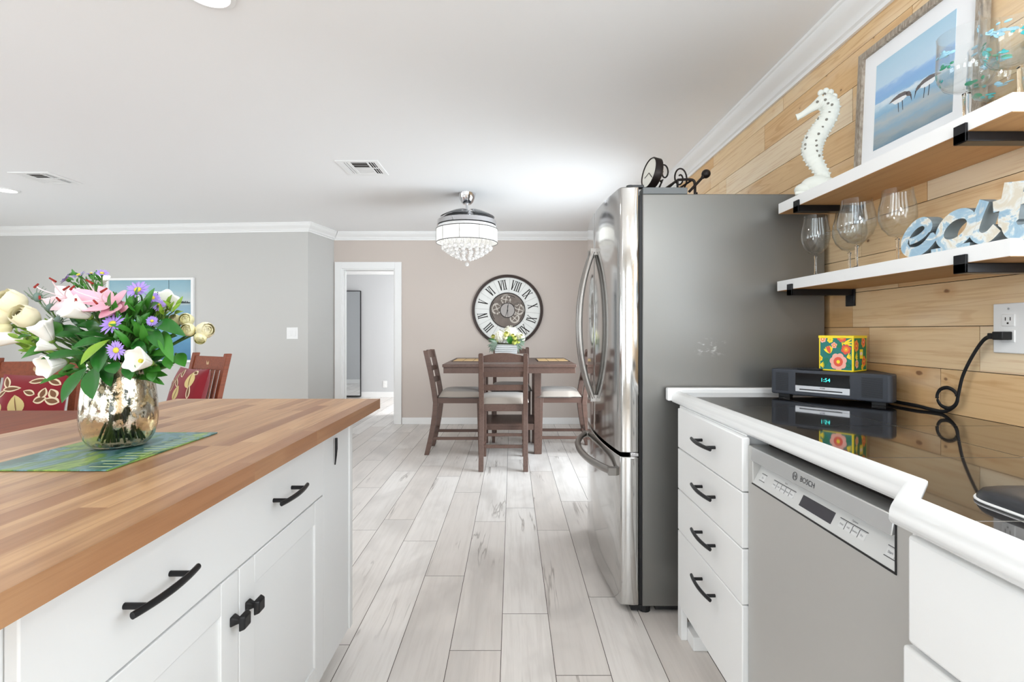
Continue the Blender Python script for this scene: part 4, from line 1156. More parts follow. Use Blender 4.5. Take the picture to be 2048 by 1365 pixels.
gear(-.02, .135, .062, 22, .0155, M['gear2']); gear(.055, .125, .045, 16, .019, M['gear']); gear(.145, .01, .066, 24, .0155, M['gear2']); gear(-.135, .02, .068, 24, .0155, M['gear2'])
gear(-.105, -.045, .045, 16, .02, M['gear']); gear(.09, -.10, .06, 22, .0155, M['gear2']); gear(-.03, -.14, .056, 20, .0155, M['gear']); gear(.12, .075, .04, 14, .02, M['gear']); gear(-.08, .10, .04, 14, .02, M['gear'])
m = MB()
for (r, a0, a1) in ((.188, 60, 120), (.20, -40, 30), (.20, 150, 215)):
    m.ribbon(arc(0, 0, r, a0, a1, 20), .006, cf, .016, .022)
m.build('gear_arcs', M['iron'], wc)
m = MB(); ringp(m, 0, .090, .026, .030, 40); m.build('centre_plate', pbr('smooth pewter', S(160, 154, 150), .45, .5), wc)
m = MB(); ringp(m, .088, .096, .024, .034, 40); m.build('centre_ring', M['iron'], wc)
m = MB(); m.ribbon([(0, 0), (.004, .05), (.01, .085)], [.006, .012, .003], cf, .032, .034); m.build('hour_hand', M['black_metal'], wc)
m = MB(); m.ribbon([(0, 0), (-.03, -.09)], [.007, .003], cf, .0325, .034); m.ribbon([(.002, .01), (.006, -.10)], [.005, .002], cf, .0345, .0355); m.ball((CC.x, YF - .036, CC.z), .008, 10, 8); m.build('minute_hand', M['black_metal'], wc)

# ------------------------------------------------------------------ chandelier
HY = 4.56; HX = (934 - 1024)/F*HY
cd = thing('chandelier', 'round chrome ceiling fan chandelier with sheer white drum and crystal balls over the dining table', 'chandelier', (HX, HY, CEIL))
o = (HX, HY, 0)
MB().lathe([(.0, CEIL-.0005), (.080, CEIL-.0005), (.078, CEIL-.012), (.070, CEIL-.045), (.052, CEIL-.082), (.036, CEIL-.096), (0, CEIL-.096)], o, 40).build('canopy', M['chrome'], cd, smooth=True)
MB().lathe([(0, CEIL-.09), (.011, CEIL-.09), (.011, CEIL-.145), (.026, CEIL-.150), (.03, CEIL-.172), (0, CEIL-.176)], o, 20).build('rod', M['chrome'], cd, smooth=True)
zt = 2.255
MB().lathe([(0, zt+.012), (.05, zt+.010), (.12, zt-.002), (.20, zt-.030), (.252, zt-.068), (.252, zt-.072), (0, zt-.072)], o, 48).build('motor_cover', pbr('brushed grey cover', S(176, 176, 178), .3, .8), cd, smooth=True)
MB().lathe([(.235, zt-.112), (.272, zt-.112), (.268, zt-.072), (.256, zt-.064), (.235, zt-.064)], o, 48, closed=True).build('chrome_band', M['chrome'], cd, smooth=True)
for k in range(4):          # clear retractable blades folded over the cover
    m = MB(); a0 = k*PI/2 + .35
    def fn(u, v, a0=a0):
        a = a0 + u*1.35; r = .10 + .145*v + .012*math.sin(u*PI); z = zt + .012 - .075*max(0, (r-.06)/.20)**1.6 + .010*math.sin(u*PI) + .003*k
        return (HX + r*math.cos(a), HY + r*math.sin(a), z)
    m.grid(fn, 12, 4); b_ = m.build('fan_blade', pbr('smoked acrylic blade', S(150, 152, 156), .12, trans=.6), cd, smooth=True)
    sld = b_.modifiers.new('t', 'SOLIDIFY'); sld.thickness = .003
def sheer():
    m, nt, b = newmat('lit sheer pleated fabric'); g = NG(nt)
    o_ = g.obj(); sx = g.n('ShaderNodeSeparateXYZ'); g.put(sx.inputs[0], o_)
    ang = g.math('ARCTAN2', sx.outputs[1], sx.outputs[0])
    st = g.math('SINE', g.math('MULTIPLY', ang, 240.0))
    f = g.math('ADD', .5, g.math('MULTIPLY', st, .5))
    b.inputs['Base Color'].default_value = S(240, 240, 236); b.inputs['Roughness'].default_value = .8
    b.inputs['Emission Color'].default_value = (1, .985, .95, 1)
    g.put(b.inputs['Emission Strength'], g.math('ADD', .26, g.math('MULTIPLY', f, .20)))
    g.put(b.inputs['Alpha'], g.math('ADD', .48, g.math('MULTIPLY', f, .30)))
    return m
M['sheer'] = sheer()
zb1, zb0 = 2.105, 1.985
MB().lathe([(.276, zb0), (.278, zb0), (.278, zb1), (.276, zb1)], o, 96, closed=True).build('drum_shade', M['sheer'], cd, smooth=True)
m = MB()
for z in (zb0, zb1): m.lathe([(.2765, z - .003), (.281, z - .003), (.281, z + .003), (.2765, z + .003)], o, 72, closed=True)
for k in range(10):
    a = k*2*PI/10 + .17; p = Vector((HX + .2795*math.cos(a), HY + .2795*math.sin(a), 0)); m.tube([p + Vector((0, 0, zb0)), p + Vector((0, 0, zb1))], .0018, 6)
m.build('wire_frame', pbr('dark chrome wire', S(110, 110, 112), .25, .8), cd)
MB().lathe([(0, zb1+.005), (.262, zb1+.005), (.262, zb1+.030), (.235, zt-.110), (0, zt-.110)], o, 48).build('ceiling_plate', M['trim'], cd, smooth=True)
MB().lathe([(.13, zb1-.008), (.22, zb1-.008), (.22, zb1+.002), (.13, zb1+.002)], o, 40, closed=True).build('lamp_ring', pbr('lit lamp ring', (1, 1, 1, 1), .5, emit=(1, .97, .9, 1), estr=2.2), cd)
M['crystal'] = pbr('crystal', (1, 1, 1, 1), .02, trans=.75, ior=1.5, emit=(1, .98, .94, 1), estr=.10)  # weak glow put in for lamplight caught by the crystal
proto = None
def crystal(x, y, z, r):
    global proto
    if proto is None:
        bm = bmesh.new(); bmesh.ops.create_icosphere(bm, subdivisions=2, radius=1.0); me = bpy.data.meshes.new('crystal'); bm.to_mesh(me); bm.free(); me.materials.append(M['crystal'])
        proto = bpy.data.objects.new('crystal', me); COL.objects.link(proto); proto.parent = cd; c = proto
    else:
        c = proto.copy(); COL.objects.link(c)
    c.location = (x - HX, y - HY, z - CEIL); c.scale = (r, r, r); c.rotation_euler = (x*9, y*7, z*5)
tiers = [(.215, 1.938, 22, .0215), (.178, 1.910, 18, .0205), (.140, 1.884, 14, .0205), (.098, 1.862, 10, .0195), (.052, 1.842, 6, .0185)]
for (r, z, n, s) in tiers:
    for k in range(n):
        a = 2*PI*k/n + r*20; crystal(HX + r*math.cos(a), HY + r*math.sin(a), z, s)
crystal(HX, HY, 1.790, .0195)
m = MB()
for (r, z, n, s) in tiers:
    for k in range(n):
        a = 2*PI*k/n + r*20; m.tube([(HX + r*math.cos(a), HY + r*math.sin(a), z + s*.9), (HX + r*math.cos(a), HY + r*math.sin(a), zb1 - .005)], .0012, 4)
m.tube([(HX, HY, 1.80), (HX, HY, zb1 - .005)], .0012, 4)
m.build('hanging_wires', M['chrome'], cd)
m = MB()
for k in range(30):
    a = 2*PI*k/30; r = .245
    for j in range(3):
        z = zb0 + .012 + j*.032; m.ball((HX + r*math.cos(a + j*.1), HY + r*math.sin(a + j*.1), z), (.009, .009, .014), 6, 4)
m.build('bead_strings', M['crystal'], cd)['kind'] = 'stuff'
# ------------------------------------------------------------------ floating shelves
WF = WX - .013       # face of the pine boards
SX = 1.09
def shelf(y0, y1, z0, z1, ybr, label, plate):
    t = thing('floating_shelf', label, 'shelf', (WF, (y0 + y1)/2, z0))
    m = MB(); m.box(SX, WF, y0, y1, z0 + .0012, z1); m.cur = 1; m.box(SX + .001, WF, y0 + .001, y1 - .001, z0, z0 + .0012)
    m.build('board', [M['trim'], M['shelf_under']], t)
    for i, y in enumerate(ybr):
        b = MB(); w = .017
        b.box(SX - .007, SX - .0005, y - w, y + w, z0 - .024, z0 + .021)
        b.box(SX - .007, WF, y - w, y + w, z0 - .024, z0 - .0005)
        b.box(WF - .007, WF, y - w - .008, y + w + .008, z0 - (.066 if plate else .03), z0 - .0005)
        b.build('bracket', M['bracket'], t, bevel=.0015)
    return t
M['bracket'] = pbr('black bracket steel', S(26, 26, 29), .28, .35)
shelf(1.089, 2.045, 1.659, 1.701, (1.211, 1.91), 'upper white floating shelf carrying the seahorse and the bird picture', True)
shelf(1.094, 2.055, 1.344, 1.384, (1.211, 1.955), 'lower white floating shelf carrying the wine glasses and the eat letters', True)
ZU, ZL = 1.7015, 1.3845

# seahorse
sh = thing('seahorse_figurine', 'white ceramic seahorse standing at the far end of the upper shelf', 'figurine', (1.155, 1.902, ZU), math.atan2(-.518, .855))
def sp(cx, cy): return ((cx - 310)/3.413/622*1.0, 0, (1306 - cy)/3.413/532)
spine = [((352, 668), 60), ((392, 690), 66), ((412, 735), 60), ((396, 790), 60), ((362, 840), 66), ((322, 895), 72), ((292, 950), 74), ((284, 1005), 70), ((296, 1060), 58), ((322, 1110), 48), ((350, 1160), 44), ((366, 1205), 42), ((352, 1245), 42), ((318, 1262), 42)]
pts = spline([sp(*p) for p, r in spine], 7)
rs0 = [r for p, r in spine]; rs = []
for i in range(len(pts)):
    t = i/7; k = min(int(t), len(rs0)-2); f = t - k
    r = rs0[k]*(1-f) + rs0[k+1]*f
    rs.append(r/3.413/600*(1 + .055*math.cos(2*PI*i/4)))
M['ceramic'] = pbr('matte white ceramic', S(216, 218, 211), .6, bump=(90, .25, .002))
m = MB(); m.tube(pts, rs, 16, flat=.62, up=(1, 0, 0)); m.build('body', M['ceramic'], sh, smooth=True, local=True)
m = MB()
sn = [sp(*p) for p in ((370, 672), (320, 690), (270, 712), (215, 738), (176, 750))]
m.tube(spline(sn, 4), [.030, .029, .027, .024, .021, .019, .017, .0155, .014, .0130, .0122, .0118, .0115, .0115, .0118, .013, .0135], 14, flat=.62, up=(0, 0, 1))
m.build('snout', M['ceramic'], sh, smooth=True, local=True)
m = MB(); rr = random.Random(4)
for i in range(2, len(pts) - 14, 4):       # bony plates along the back and belly
    p = pts[i]; t = (pts[i+1] - pts[i-1]).normalized(); nb = Vector((t.z, 0, -t.x))
    for s in (-1, 1):
        b0 = p + nb*(s*rs[i]*.9); m.lathe([(.0075, 0), (.005, .005), (0, .010)], b0, 8, (nb*s).to_track_quat('Z', 'Y').to_matrix().to_4x4())
for p in ((345, 612), (380, 606), (412, 622), (436, 655), (450, 700)):
    q_ = Vector(sp(*p)); m.ball(q_, (.011, .008, .012), 8, 6)
m.build('ribs', M['ceramic'], sh, smooth=True, local=True)
m = MB()
for (x, y) in ((372, 636), (376, 680), (394, 706), (420, 722), (404, 768), (330, 793), (384, 815), (357, 860), (330, 905), (250, 915), (314, 945), (240, 960), (316, 980), (240, 990), (318, 1018), (334, 1050), (322, 680)):
    c = Vector(sp(x, y)); i = min(range(len(pts)), key=lambda k: (pts[k] - c).length)
    d_ = (c - pts[i]).length/rs[i]; yy = -rs[i]*.62*math.sqrt(max(.05, 1 - min(d_, .97)**2)) + .001
    m.ball((c.x, yy, c.z), (.0050, .002, .0050), 8, 6)
m.build('pits', pbr('grey pits', S(120, 116, 108), .8), sh, local=True)
m = MB(); m.ball((.0, 0, .036), (.052, .036, .034), 20, 12); m.ball((-.038, 0, .024), (.034, .032, .024), 16, 10); m.ball((.028, 0, .03), (.04, .034, .03), 16, 10); m.box(-.068, .062, -.032, .032, .0005, .013)
m.build('base', M['ceramic'], sh, smooth=True, bevel=.004, local=True)

# framed bird picture leaning on the boards
PYC, PW_, PH_ = 1.6285, .505, .512
fp = thing('framed_picture', 'weathered wood frame with a shorebird beach picture leaning on the wall above the shelf', 'picture', (1.30, PYC, ZU))
def pf(u, v, d_): return (1.303 + .022*v/PH_ - d_, PYC - u, ZU + v)
m = MB(); w = .024
for (u0, u1, v0, v1) in ((-PW_/2, -PW_/2 + w, 0, PH_), (PW_/2 - w, PW_/2, 0, PH_), (-PW_/2 + w, PW_/2 - w, 0, w), (-PW_/2 + w, PW_/2 - w, PH_ - w, PH_)):
    m.prism([(u0, v0), (u1, v0), (u1, v1), (u0, v1)], pf, 0, .022)
def weathered():
    mt, nt, b = newmat('weathered grey wood'); g = NG(nt); o = g.obj()
    f = g.noise(g.scale(o, (30, 60, 14)), 3, 5, .6); c = g.ramp(f, [(.3, S(122, 110, 98)), (.5, S(160, 148, 134)), (.7, S(186, 176, 162))])
    g.put(b.inputs['Base Color'], c); b.inputs['Roughness'].default_value = .8; g.put(b.inputs['Normal'], g.bump(f, .3, .001)); return mt
m.build('frame', weathered(), fp)
MB().prism([(-PW_/2 + w, w), (PW_/2 - w, w), (PW_/2 - w, PH_ - w), (-PW_/2 + w, PH_ - w)], pf, .001, .010).build('mount', pbr('white mount board', S(240, 241, 243), .8), fp)
def beach():
    mt, nt, b = newmat('beach print'); g = NG(nt); o = g.obj(); sx = g.n('ShaderNodeSeparateXYZ'); g.put(sx.inputs[0], o)
    wob = g.math('MULTIPLY', g.math('SUBTRACT', g.noise(g.scale(o, (1, 8, 26)), 1.4, 5, .6), .5), .055)
    til = g.math('MULTIPLY', sx.outputs[1], -.03)
    f = g.n('ShaderNodeMapRange'); g.put(f.inputs[0], g.math('ADD', g.math('ADD', sx.outputs[2], wob), til)); f.inputs[1].default_value = .126; f.inputs[2].default_value = .431
    c = g.ramp(f.outputs[0], [(0, S(112, 142, 160)), (.1, S(158, 166, 168)), (.18, S(140, 170, 190)), (.27, S(178, 186, 188)), (.36, S(138, 178, 206)), (.44, S(160, 194, 216)), (.49, S(214, 226, 234)), (.52, S(140, 182, 220)), (.60, S(138, 178, 222)), (.655, S(150, 186, 226)), (.70, S(190, 214, 232)), (1, S(172, 206, 226))])
    g.put(b.inputs['Base Color'], c); b.inputs['Roughness'].default_value = .4; return mt
pr_ = MB().prism([(-.1685, .126), (.1545, .126), (.1545, .431), (-.1685, .431)], pf, .010, .0108).build('print', beach(), fp)
M['bird_brown'] = pbr('brown grey feathers print', S(112, 106, 106), .6, vary=.2); M['bird_white'] = pbr('white feathers print', S(232, 234, 236), .6); M['bird_dark'] = pbr('dark bill print', S(70, 68, 74), .6)
def bird(u0, v0, s, flip, head):
    m = MB(); fx = lambda p: [(u0 + flip*s*a, v0 + s*c) for a, c in p]
    m.cur = 1; m.prism(fx([(-.04, .004), (-.02, -.012), (.01, -.014), (.032, -.006), (.036, .004), (.0, .008)]), pf, .0108, .0110)
    m.cur = 0; m.prism(fx([(-.05, .002), (-.03, .012), (-.005, .017), (.02, .014), (.036, .006), (.034, -.002), (.012, .002), (-.02, .003)]), pf, .0109, .0112)
    m.prism(fx([(.026, .010), (.040, .006), (.048, head), (.044, head - .008), (.034, head - .004), (.028, -.004)]), pf, .0109, .0112)
    m.cur = 2; m.prism(fx([(.044, head - .006), (.049, head - .003), (.052, head - .028)]), pf, .0109, .0113)
    for a in (-.008, .01): m.prism(fx([(a, -.012), (a + .003, -.012), (a + .006, -.045), (a + .004, -.045)]), pf, .0109, .0112)
    m.build('painted_bird', [M['bird_brown'], M['bird_white'], M['bird_dark']], fp)
bird(-.052, .262, 1.0, 1, -.004); bird(.062, .262, 1.0, -1, -.002)

# goblets and wine glasses
def thin_glass():
    m, nt, b = newmat('clear glass'); g = NG(nt); nt.nodes.remove(b)
    t = g.n('ShaderNodeBsdfTransparent'); t.inputs[0].default_value = (.965, .975, .975, 1)
    gl = g.n('ShaderNodeBsdfGlossy'); gl.inputs['Roughness'].default_value = .015
    lw = g.n('ShaderNodeLayerWeight'); lw.inputs[0].default_value = .5
    f = g.math('ADD', .05, g.math('MULTIPLY', g.math('POWER', lw.outputs['Facing'], 4.0), .85))
    mx = g.n('ShaderNodeMixShader'); g.put(mx.inputs[0], f)
    nt.links.new(t.outputs[0], mx.inputs[1]); nt.links.new(gl.outputs[0], mx.inputs[2])
    nt.links.new(mx.outputs[0], nt.nodes['Material Output'].inputs[0]); return m
M['glass'] = thin_glass(); M['solid_glass'] = glass('solid glass', (.97, .98, .98, 1), ior=1.4)
def wineglass(x, y, z, h, rb, rim, label, group, zb=.37, tint=None):
    t = thing('wine_glass', label, 'glass', (x, y, z), group=group); e = .0011
    foot = [(0, 0.0003), (.036, .0003), (.036, .002), (.020, .005), (.006, .011), (.0040, .022), (.0038, h*zb - .018), (.006, h*zb - .006), (0, h*zb - .001)]
    MB().lathe(foot, (x, y, z), 28).build('stem', M['solid_glass'], t, smooth=True)
    out = [(0, h*zb - .0005), (.0062, h*zb - .0005), (rb*.45, h*zb + .006), (rb*.80, h*zb + .028), (rb*.98, h*zb + .055), (rb, h*zb + .070), (rb*.96, h*zb + .095), (rim + .002, h - .02), (rim, h)]
    inn = [(rim - e, h)] + [(r - e*1.3, zz + .0015) for r, zz in reversed(out[2:8])] + [(0, h*zb + .0035)]
    MB().lathe(out + inn, (x, y, z), 40, closed=False).build('bowl', tint or M['glass'], t, smooth=True)
    return t
G = 'clear wine glasses on the lower shelf'
def stem(px, X): return (X, X*F/(px - 1024))
for px, X, lb, rb in ((1631, 1.148, 'clear wine glass at the far end of the lower shelf, nearest the fridge', .049), (1713, 1.142, 'clear wine glass overlapping the one behind it, second from the fridge along the shelf front', .056),
                  (1699, 1.222, 'clear wine glass standing behind another, close to the pine wall', .054), (1795, 1.186, 'clear wine glass right behind the letter e', .050)):
    x, y = stem(px, X); wineglass(x, y, ZL, .231, rb, rb*.79, lb, G)
M['teal_glass'] = pbr('teal glass chips', S(46, 168, 172), .08, coat=.5); M['blue_glass'] = pbr('blue glass chips', S(150, 198, 220), .08, coat=.5); M['green_glass'] = pbr('green glass chips', S(44, 140, 104), .1, coat=.5)
def goblet(px, X, h, rb, label, seed):
    x, y = stem(px, X); z = ZU; e = .0016
    t = thing('goblet', label, 'glass', (x, y, z)); zb = h*.38
    foot = [(0, .0003), (.040, .0003), (.040, .003), (.024, .007), (.009, .016), (.0075, .03), (.0085, zb - .02), (.009, zb - .008), (0, zb - .002)]
    MB().lathe(foot, (x, y, z), 28).build('stem', M['solid_glass'], t, smooth=True)
    out = [(0, zb - .001), (.009, zb - .001), (rb*.42, zb + .001), (rb*.74, zb + .012), (rb*.93, zb + .034), (rb*.99, zb + .06), (rb*.97, zb + .09), (rb*.94, h - .012), (rb*.96, h)]
    inn = [(rb*.96 - e, h)] + [(max(r - e*1.3, .001), zz + .002) for r, zz in reversed(out[2:8])] + [(0, zb + .004)]
    MB().lathe(out + inn, (x, y, z), 40).build('bowl', M['glass'], t, smooth=True)
    rr = random.Random(seed)
    for nm, mt, n, lo in (('teal_specks', 'teal_glass', 4, .2), ('blue_specks', 'blue_glass', 7, .5), ('green_specks', 'green_glass', 2, .15)):
        m = MB()
        for i in range(n):
            a = rr.uniform(0, 2*PI); f = rr.uniform(.05, .4) if lo < .3 else rr.uniform(.3, .95); zz = zb + .012 + f*(h - zb - .02); r = rb*(.74 + .25*min(1, f*2.2)) if f < .5 else rb*.965
            for k in range(4):
                a2 = a + rr.gauss(0, .16) ; z2 = zz + rr.gauss(0, .005); q_ = Matrix.Rotation(a2, 3, 'Z')
                m.ball((x + (r + .001)*math.cos(a2), y + (r + .001)*math.sin(a2), z + z2), (.0016, rr.uniform(.004, .012), rr.uniform(.002, .006)), 8, 6, q_)
        m.build(nm, M[mt], t, smooth=True)
goblet(1933, 1.150, .232, .062, 'stemmed goblet with blue and teal glass chips in front of the bird picture', 2)
goblet(2044, 1.165, .240, .076, 'larger stemmed goblet with green glass chips at the near end of the upper shelf', 5)
goblet(1992, 1.262, .225, .058, 'chipped glass goblet standing behind the other two on the upper shelf', 8)

# "eat" letters
et_ = thing('letter_sign', 'blue and white distressed wooden letters spelling eat on the lower shelf', 'sign', (1.13, 1.26, ZL))
def ef(u, v, d_): return (1.110 + .02*u + d_, 1.443 - u, ZL + .0005 + v)
def distressed():
    mt, nt, b = newmat('distressed blue and cream paint'); g = NG(nt); o = g.obj()
    f = g.noise(g.scale(o, (22, 22, 30)), .75, 5, .6, .8); c = g.ramp(f, [(.38, S(214, 206, 188)), (.46, S(226, 228, 224)), (.50, S(164, 192, 208)), (.62, S(146, 178, 200)), (.72, S(216, 214, 204))])
    g.put(b.inputs['Base Color'], c); b.inputs['Roughness'].default_value = .28; b.inputs['Coat Weight'].default_value = .3; return mt
M['distressed'] = distressed(); M['letter_side'] = pbr('grey letter sides', S(112, 122, 126), .5, vary=.2)
def lett(m, name):
    o = m.build(name, [M['distressed'], M['letter_side']], et_)
    for p in o.data.polygons:
        if abs(p.normal.x) < .5: p.material_index = 1
    return o
sm = lambda pts, n=5: [(p.x, p.y) for p in spline([(a, c, 0) for a, c in pts], n)]
m = MB(); m.ribbon(sm([(.045, .045), (.075, .050), (.098, .062), (.108, .078), (.092, .092), (.066, .088), (.04, .068), (.027, .042), (.038, .020), (.068, .014), (.098, .024), (.128, .05)]), [.018]*12 + [.024]*25 + [.027]*18 + [.018]*1, ef, 0, .036)
lett(m, 'letter_e')
m = MB(); a_ = [(.186 + .043*math.cos(t) + .012*math.sin(t), .052 + .036*math.sin(t)) for t in [2*PI*i/30 for i in range(31)]]
m.ribbon(a_, .025, ef, 0, .036); m.ribbon(sm([(.262, .104), (.246, .07), (.236, .035), (.25, .017), (.272, .018), (.292, .034)]), .026, ef, .0003, .0362)
m.prism([(.115, 0), (.225, 0), (.225, .012), (.115, .012)], ef, .0006, .0355)
lett(m, 'letter_a')
m = MB(); m.ribbon(sm([(.332, .128), (.322, .075), (.318, .04), (.330, .016), (.36, .014), (.395, .035)]), [.046]*11 + [.034]*15, ef, 0, .036); m.ribbon([(.283, .083), (.40, .090)], .026, ef, .0003, .0362)
lett(m, 'letter_t')

# ------------------------------------------------------------------ counter: radio, remote, box, outlet, cord
M['radio'] = pbr('slate radio casing', S(58, 62, 70), .5)
ra = thing('table_radio', 'dark slate table radio with a lit teal clock display in the counter corner', 'radio', (1.124, 1.787, CT), math.atan2(-.76, .65))
m = MB()
def rr_poly():
    out = []
    for (x, y, a0, a1, r) in ((.178, .014, -90, 0, .014), (.176, .05, 0, 40, .016), (.088, .186, 40, 90, .014), (-.088, .186, 90, 140, .014), (-.176, .05, 140, 180, .016), (-.178, .014, 180, 270, .014)): out += arc(x, y, r, a0, a1, 5)
    return out
m.prism(rr_poly(), lambda u, v, d_: (u, v, d_), .012, .1065)
ribs = MB()
m.build('casing', M['radio'], ra, bevel=.005, seg=3, local=True)
for x in (-.15, .15):
    MB().box(x - .02, x + .02, .02, .05, .0005, .012).build('foot', M['black_matte'], ra, local=True)
for (x0, x1) in ((-.178, -.108), (.078, .178)):
    m = MB()
    for i in range(34): m.box(x0, x1, -.0008, .001, .018 + i*.0025, .0192 + i*.0025)
    m.build('casing_ribs', M['radio'], ra, local=True)
for (x0, x1) in ((-.172, -.128), (.106, .166)):
    m = MB()
    for i in range(19): m.box(x0, x1, -.0014, .001, .026 + i*.0036, .026 + i*.0036 + .0017)
    m.build('speaker_grille', M['black_matte'], ra, local=True)
MB().box(-.1025, .072, -.002, .002, .051, .096).build('display_window', pbr('black glossy window', S(14, 17, 20), .08), ra, bevel=.001, local=True)
m = MB(); rf_ = lambda u, v, d_: (u, -.0026 - d_, v); m.text('1:54', lambda u, v, d_: (-.003 + u, -.0026, .0745 + v), .0185, 0, 0)
m.build('clock_digits', pbr('lit teal digits', S(60, 230, 220), .5, emit=(.06, .85, .78, 1), estr=1.6), ra, norm=False, local=True)
sv = MB().box(-.1025, .072, -.0026, .002, .0265, .0495).build('disc_slot_plate', pbr('silver plate', S(206, 208, 212), .3, .6), ra, bevel=.001, local=True)
MB().box(-.088, .05, -.0032, -.0024, .0335, .0375).build('disc_slot', M['black_matte'], sv, local=True)
m = MB(); m.text('BOSE', lambda u, v, d_: (-.012 + u, -.0029, .0440 + v), .0068, 0, 0, bold=.0003); m.build('logo', pbr('grey logo', S(120, 122, 126), .4, .4), sv, norm=False, local=True)
rmx = MB(); rmx.box(-.105, -.02, .012, .052, .1068, .1135)
LR = Matrix.Translation((1.124, 1.787, CT)) @ Matrix.Rotation(math.atan2(-.76, .65), 4, 'Z')
rm_ = thing('remote_control', 'thin black remote control lying on top of the radio', 'remote', LR @ Vector((-.062, .034, .1068)), math.atan2(-.76, .65))
MB().box(-.042, .042, -.02, .02, .0002, .0065).build('body', M['black_matte'], rm_, bevel=.002, local=True)
m = MB()
for i in range(6):
    for j in range(3): m.box(-.034 + i*.012, -.027 + i*.012, -.013 + j*.010, -.007 + j*.010, .0065, .0075)
m.build('buttons', pbr('dark grey keys', S(54, 54, 58), .5), rm_, local=True)

# flowered box
BA = math.atan2(-.82, .574); BL, BH = .112, .127
dv, yv = Vector((.574, -.82, 0)), Vector((.82, .574, 0))
bc = Vector((1.187, 1.738, CT + .1072)) - dv*BL/2 + yv*BL/2
fb = thing('flowered_box', 'square yellow tin box with bright painted flowers standing on the radio', 'box', bc, BA)
Mf = {'y': pbr('yellow enamel', S(248, 222, 40), .4), 't': pbr('teal print', S(22, 120, 112), .4, vary=.3), 'p': pbr('pink print', S(242, 176, 160), .45), 'r': pbr('coral print', S(226, 88, 66), .45), 'o': pbr('orange print', S(240, 140, 50), .45), 'g': pbr('green print', S(20, 120, 84), .45), 'w': pbr('cream print', S(246, 232, 214), .45)}
h = BL/2
MB().box(-h, h, -h, h, .0003, BH).build('tin', Mf['y'], fb, bevel=.002, local=True)
ks = ['y', 't', 'p', 'r', 'o', 'g', 'w']; mats = [Mf[k] for k in ks]
m = MB()
front = lambda a, b, d_: (-h + a*BL, -h - d_, b*BH)
side = lambda a, b, d_: (h + d_, -h + a*BL, b*BH)
lay = [0]
def blob(fn, k, pts):
    lay[0] += 1; m.cur = ks.index(k); m.poly([fn(a, b, .0003 + lay[0]*.00003) for a, b in pts])
def circ(a, b, r, n=14, ry=None, rot=0):
    ry = r if ry is None else ry; out = []
    for i in range(n):
        t = 2*PI*i/n; x, y = r*math.cos(t), ry*math.sin(t); out.append((min(.955, max(.045, a + x*math.cos(rot) - y*math.sin(rot))), min(.955, max(.045, b + x*math.sin(rot) + y*math.cos(rot)))))
    return out
def flower(fn, a, b, r, pk, ck, cc, n=6):
    for i in range(n): t = 2*PI*i/n + .3; blob(fn, pk, circ(a + r*.62*math.cos(t), b + r*.62*math.sin(t), r*.44))
    blob(fn, ck, circ(a, b, r*.58, 11)); blob(fn, cc, circ(a, b, r*.22))
def tulip(fn, a, b, s, rot):
    for i, k in ((-2, 'y'), (2, 'y'), (-1, 'y'), (1, 'y'), (0, 'o'), (-.5, 'r'), (.6, 'r')):
        t = rot + i*.33; blob(fn, k, circ(a + s*.55*math.cos(t), b + s*.55*math.sin(t), s*.55, 12, s*.17, t))
def leafs(fn, a, b, s, k, rot, n=5):
    for i in range(n): t = rot + (i - n/2)*.35; blob(fn, k, circ(a + s*.5*math.cos(t), b + s*.5*math.sin(t), s*.5, 10, s*.09, t))
blob(front, 't', [(.045, .045), (.955, .045), (.955, .955), (.045, .955)])
for (a, b, r) in ((.3, .55, .12), (.6, .72, .10), (.75, .2, .12), (.2, .25, .14), (.85, .4, .08)): blob(front, 'g', circ(a, b, r, 12, r*.6, a*5))
flower(front, .12, .90, .10, 'p', 'o', 'w'); flower(front, .34, .88, .085, 'y', 'y', 'o'); flower(front, .68, .95, .13, 'r', 'o', 'y'); leafs(front, .72, .78, .28, 'y', .35, 3)
tulip(front, .34, .50, .20, 1.9); flower(front, .46, .73, .085, 'p', 'o', 'w', 5); flower(front, .80, .62, .135, 'r', 'o', 'y'); leafs(front, .70, .72, .12, 'y', 1.7, 2)
flower(front, .58, .27, .235, 'p', 'r', 'y', 7); leafs(front, .82, .40, .15, 'y', .5); flower(front, .045, .35, .08, 'y', 'o', 'y'); leafs(front, .05, .16, .14, 'y', .2); flower(front, .87, .17, .07, 'g', 't', 'g')
lay[0] = 0
blob(side, 'g', [(.05, .045), (.95, .045), (.95, .955), (.05, .955)])
flower(side, .2, .72, .16, 'o', 'r', 'y'); flower(side, .72, .82, .15, 'o', 'r', 'p'); flower(side, .75, .28, .15, 'o', 'r', 'y'); flower(side, .22, .22, .12, 'p', 'o', 'y'); leafs(side, .1, .4, .2, 'y', .4); flower(side, .62, .12, .08, 'y', 'o', 'y')
blob(side, 'y', [(.42, .36), (.66, .36), (.66, .62), (.42, .62)]); blob(side, 'w', circ(.53, .50, .10, 10, .05))
m.build('floral_print', mats, fb, norm=False, local=True)
m = MB()
for (x0, x1, y0, y1) in ((-h - .0012, h + .0012, -h - .0012, h + .0012),): m.box(x0, x1, y0, y1, BH - .009, BH + .0005)
m.build('lid', Mf['y'], fb, bevel=.001, local=True)

